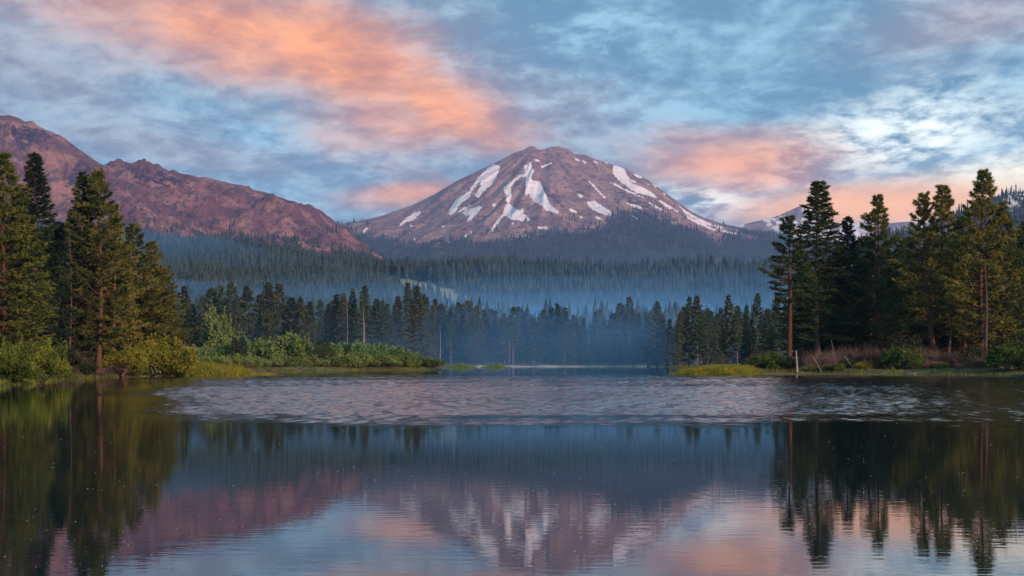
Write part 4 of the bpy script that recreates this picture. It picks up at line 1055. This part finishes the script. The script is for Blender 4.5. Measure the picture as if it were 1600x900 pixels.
forest('forest', 'blue-hazed forest on the lower slopes of the snow-streaked peak', slope_points(MAIN, 72000, 41, 3, .35), 1.0, 2)
forest('forest', 'teal-hazed forest on the foot of the reddish crag', slope_points(LEFT, 46000, 42, 2, .35), .8, 3)
pl = slope_points(LEFT, 6000, 45, -400, 0); pl = pl[fbm(pl[:, 0] / 140, pl[:, 1] / 140, 3, 8) > .12]
forest('forest', 'scattered stunted trees dotting the reddish crag', pl, .38, 5)
HILLR['wood'] += 50; HILLR['snow'] -= 5
forest('forest', 'forest on the dark hill at the right edge', slope_points(HILLR, 9000, 43, 3, .3), .8, 4)

# ------------------------------------------------------------------ smoke lying in the valley, and the haze of the whole air
def volume_mat(name, color, density, aniso=0.0):
    m = bpy.data.materials.new(name); m.use_nodes = True; g = G(m.node_tree)
    v = g.n('ShaderNodeVolumePrincipled'); v.inputs['Color'].default_value = (*color, 1); v.inputs['Density'].default_value = density; v.inputs['Anisotropy'].default_value = aniso
    g.link(v.outputs[0], g.n('ShaderNodeOutputMaterial').inputs['Volume'])
    return m


def smoke_bank(label, c, size, mat, seed):
    nu, nv = 40, 20; V = []
    th = np.linspace(0, 2 * np.pi, nu, endpoint=False)
    for k in range(nv + 1):
        ph = math.pi * k / nv
        d = 1 + .30 * fbm(np.cos(th) * 2 + 5, np.sin(th) * 2 + k * .35, 3, seed) * math.sin(ph)
        V.append(np.stack([np.cos(th) * math.sin(ph) * size[0] * d, np.sin(th) * math.sin(ph) * size[1] * d, np.full(nu, math.cos(ph) * size[2]) * d], 1))
    V = np.concatenate(V); Fq = [(k * nu + j, (k + 1) * nu + j, (k + 1) * nu + (j + 1) % nu, k * nu + (j + 1) % nu) for k in range(nv) for j in range(nu)]
    link('smoke', mesh('smoke', V, Fq, mat, True), None, c, kind='stuff', label=label)


SM = (0.20, 0.54, 0.95)
for k, (hgt, c, rx, ry, den) in enumerate([(22, (26, 690), 70, 210, .0011), (25, (22, 700), 120, 240, .0009), (28, (10, 720), 190, 250, .0007), (24, (40, 1100), 300, 480, .0008), (32, (60, 1100), 400, 480, .0006), (40, (70, 1120), 450, 500, .0005), (49, (80, 1140), 500, 520, .00042), (58, (90, 1180), 540, 560, .00034), (68, (100, 1220), 600, 600, .00026), (80, (110, 1260), 640, 640, .0002)]):
    smoke_bank(['thickest blue smoke between the far beach and its trees', 'wider blue smoke around the far beach trees', 'broad thin smoke from the willow point to the grass spit', 'lowest layer of blue smoke behind the far shore trees', 'second layer of blue smoke in the valley', 'middle layer of blue smoke in the valley', 'fourth layer of blue smoke in the valley', 'upper layer of blue smoke below the dark ridge', 'thin layer of blue smoke at the foot of the dark ridge', 'faint topmost veil of blue smoke before the dark ridge'][k],
               (*c, 6), (rx, ry, hgt), volume_mat('smoke_layer', SM, den), k)
for k, (c, sz) in enumerate([((-690, 2000, 80), (520, 760, 120)), ((-640, 1900, 60), (470, 700, 85)), ((-420, 1300, 20), (300, 640, 62))]):
    smoke_bank(['high blue veil on the forested slope below the reddish crag', 'low blue veil on the forested slope below the reddish crag', 'blue veil behind the trees of the willow point'][k], c, sz, volume_mat('smoke_veil', SM, [.00055, .0006, .0008][k]), 11 + k)

hb = [(x, y, z) for z in (-25, 1560) for y in (-1700, 12400) for x in (-7400, 7400)]
link('haze', mesh('haze', hb, [(0, 2, 3, 1), (4, 5, 7, 6), (0, 1, 5, 4), (2, 6, 7, 3), (0, 4, 6, 2), (1, 3, 7, 5)], volume_mat('haze', (0.31, 0.54, 0.98), 4.2e-5)),
     kind='stuff', label='faint blue haze filling the air of the whole valley')
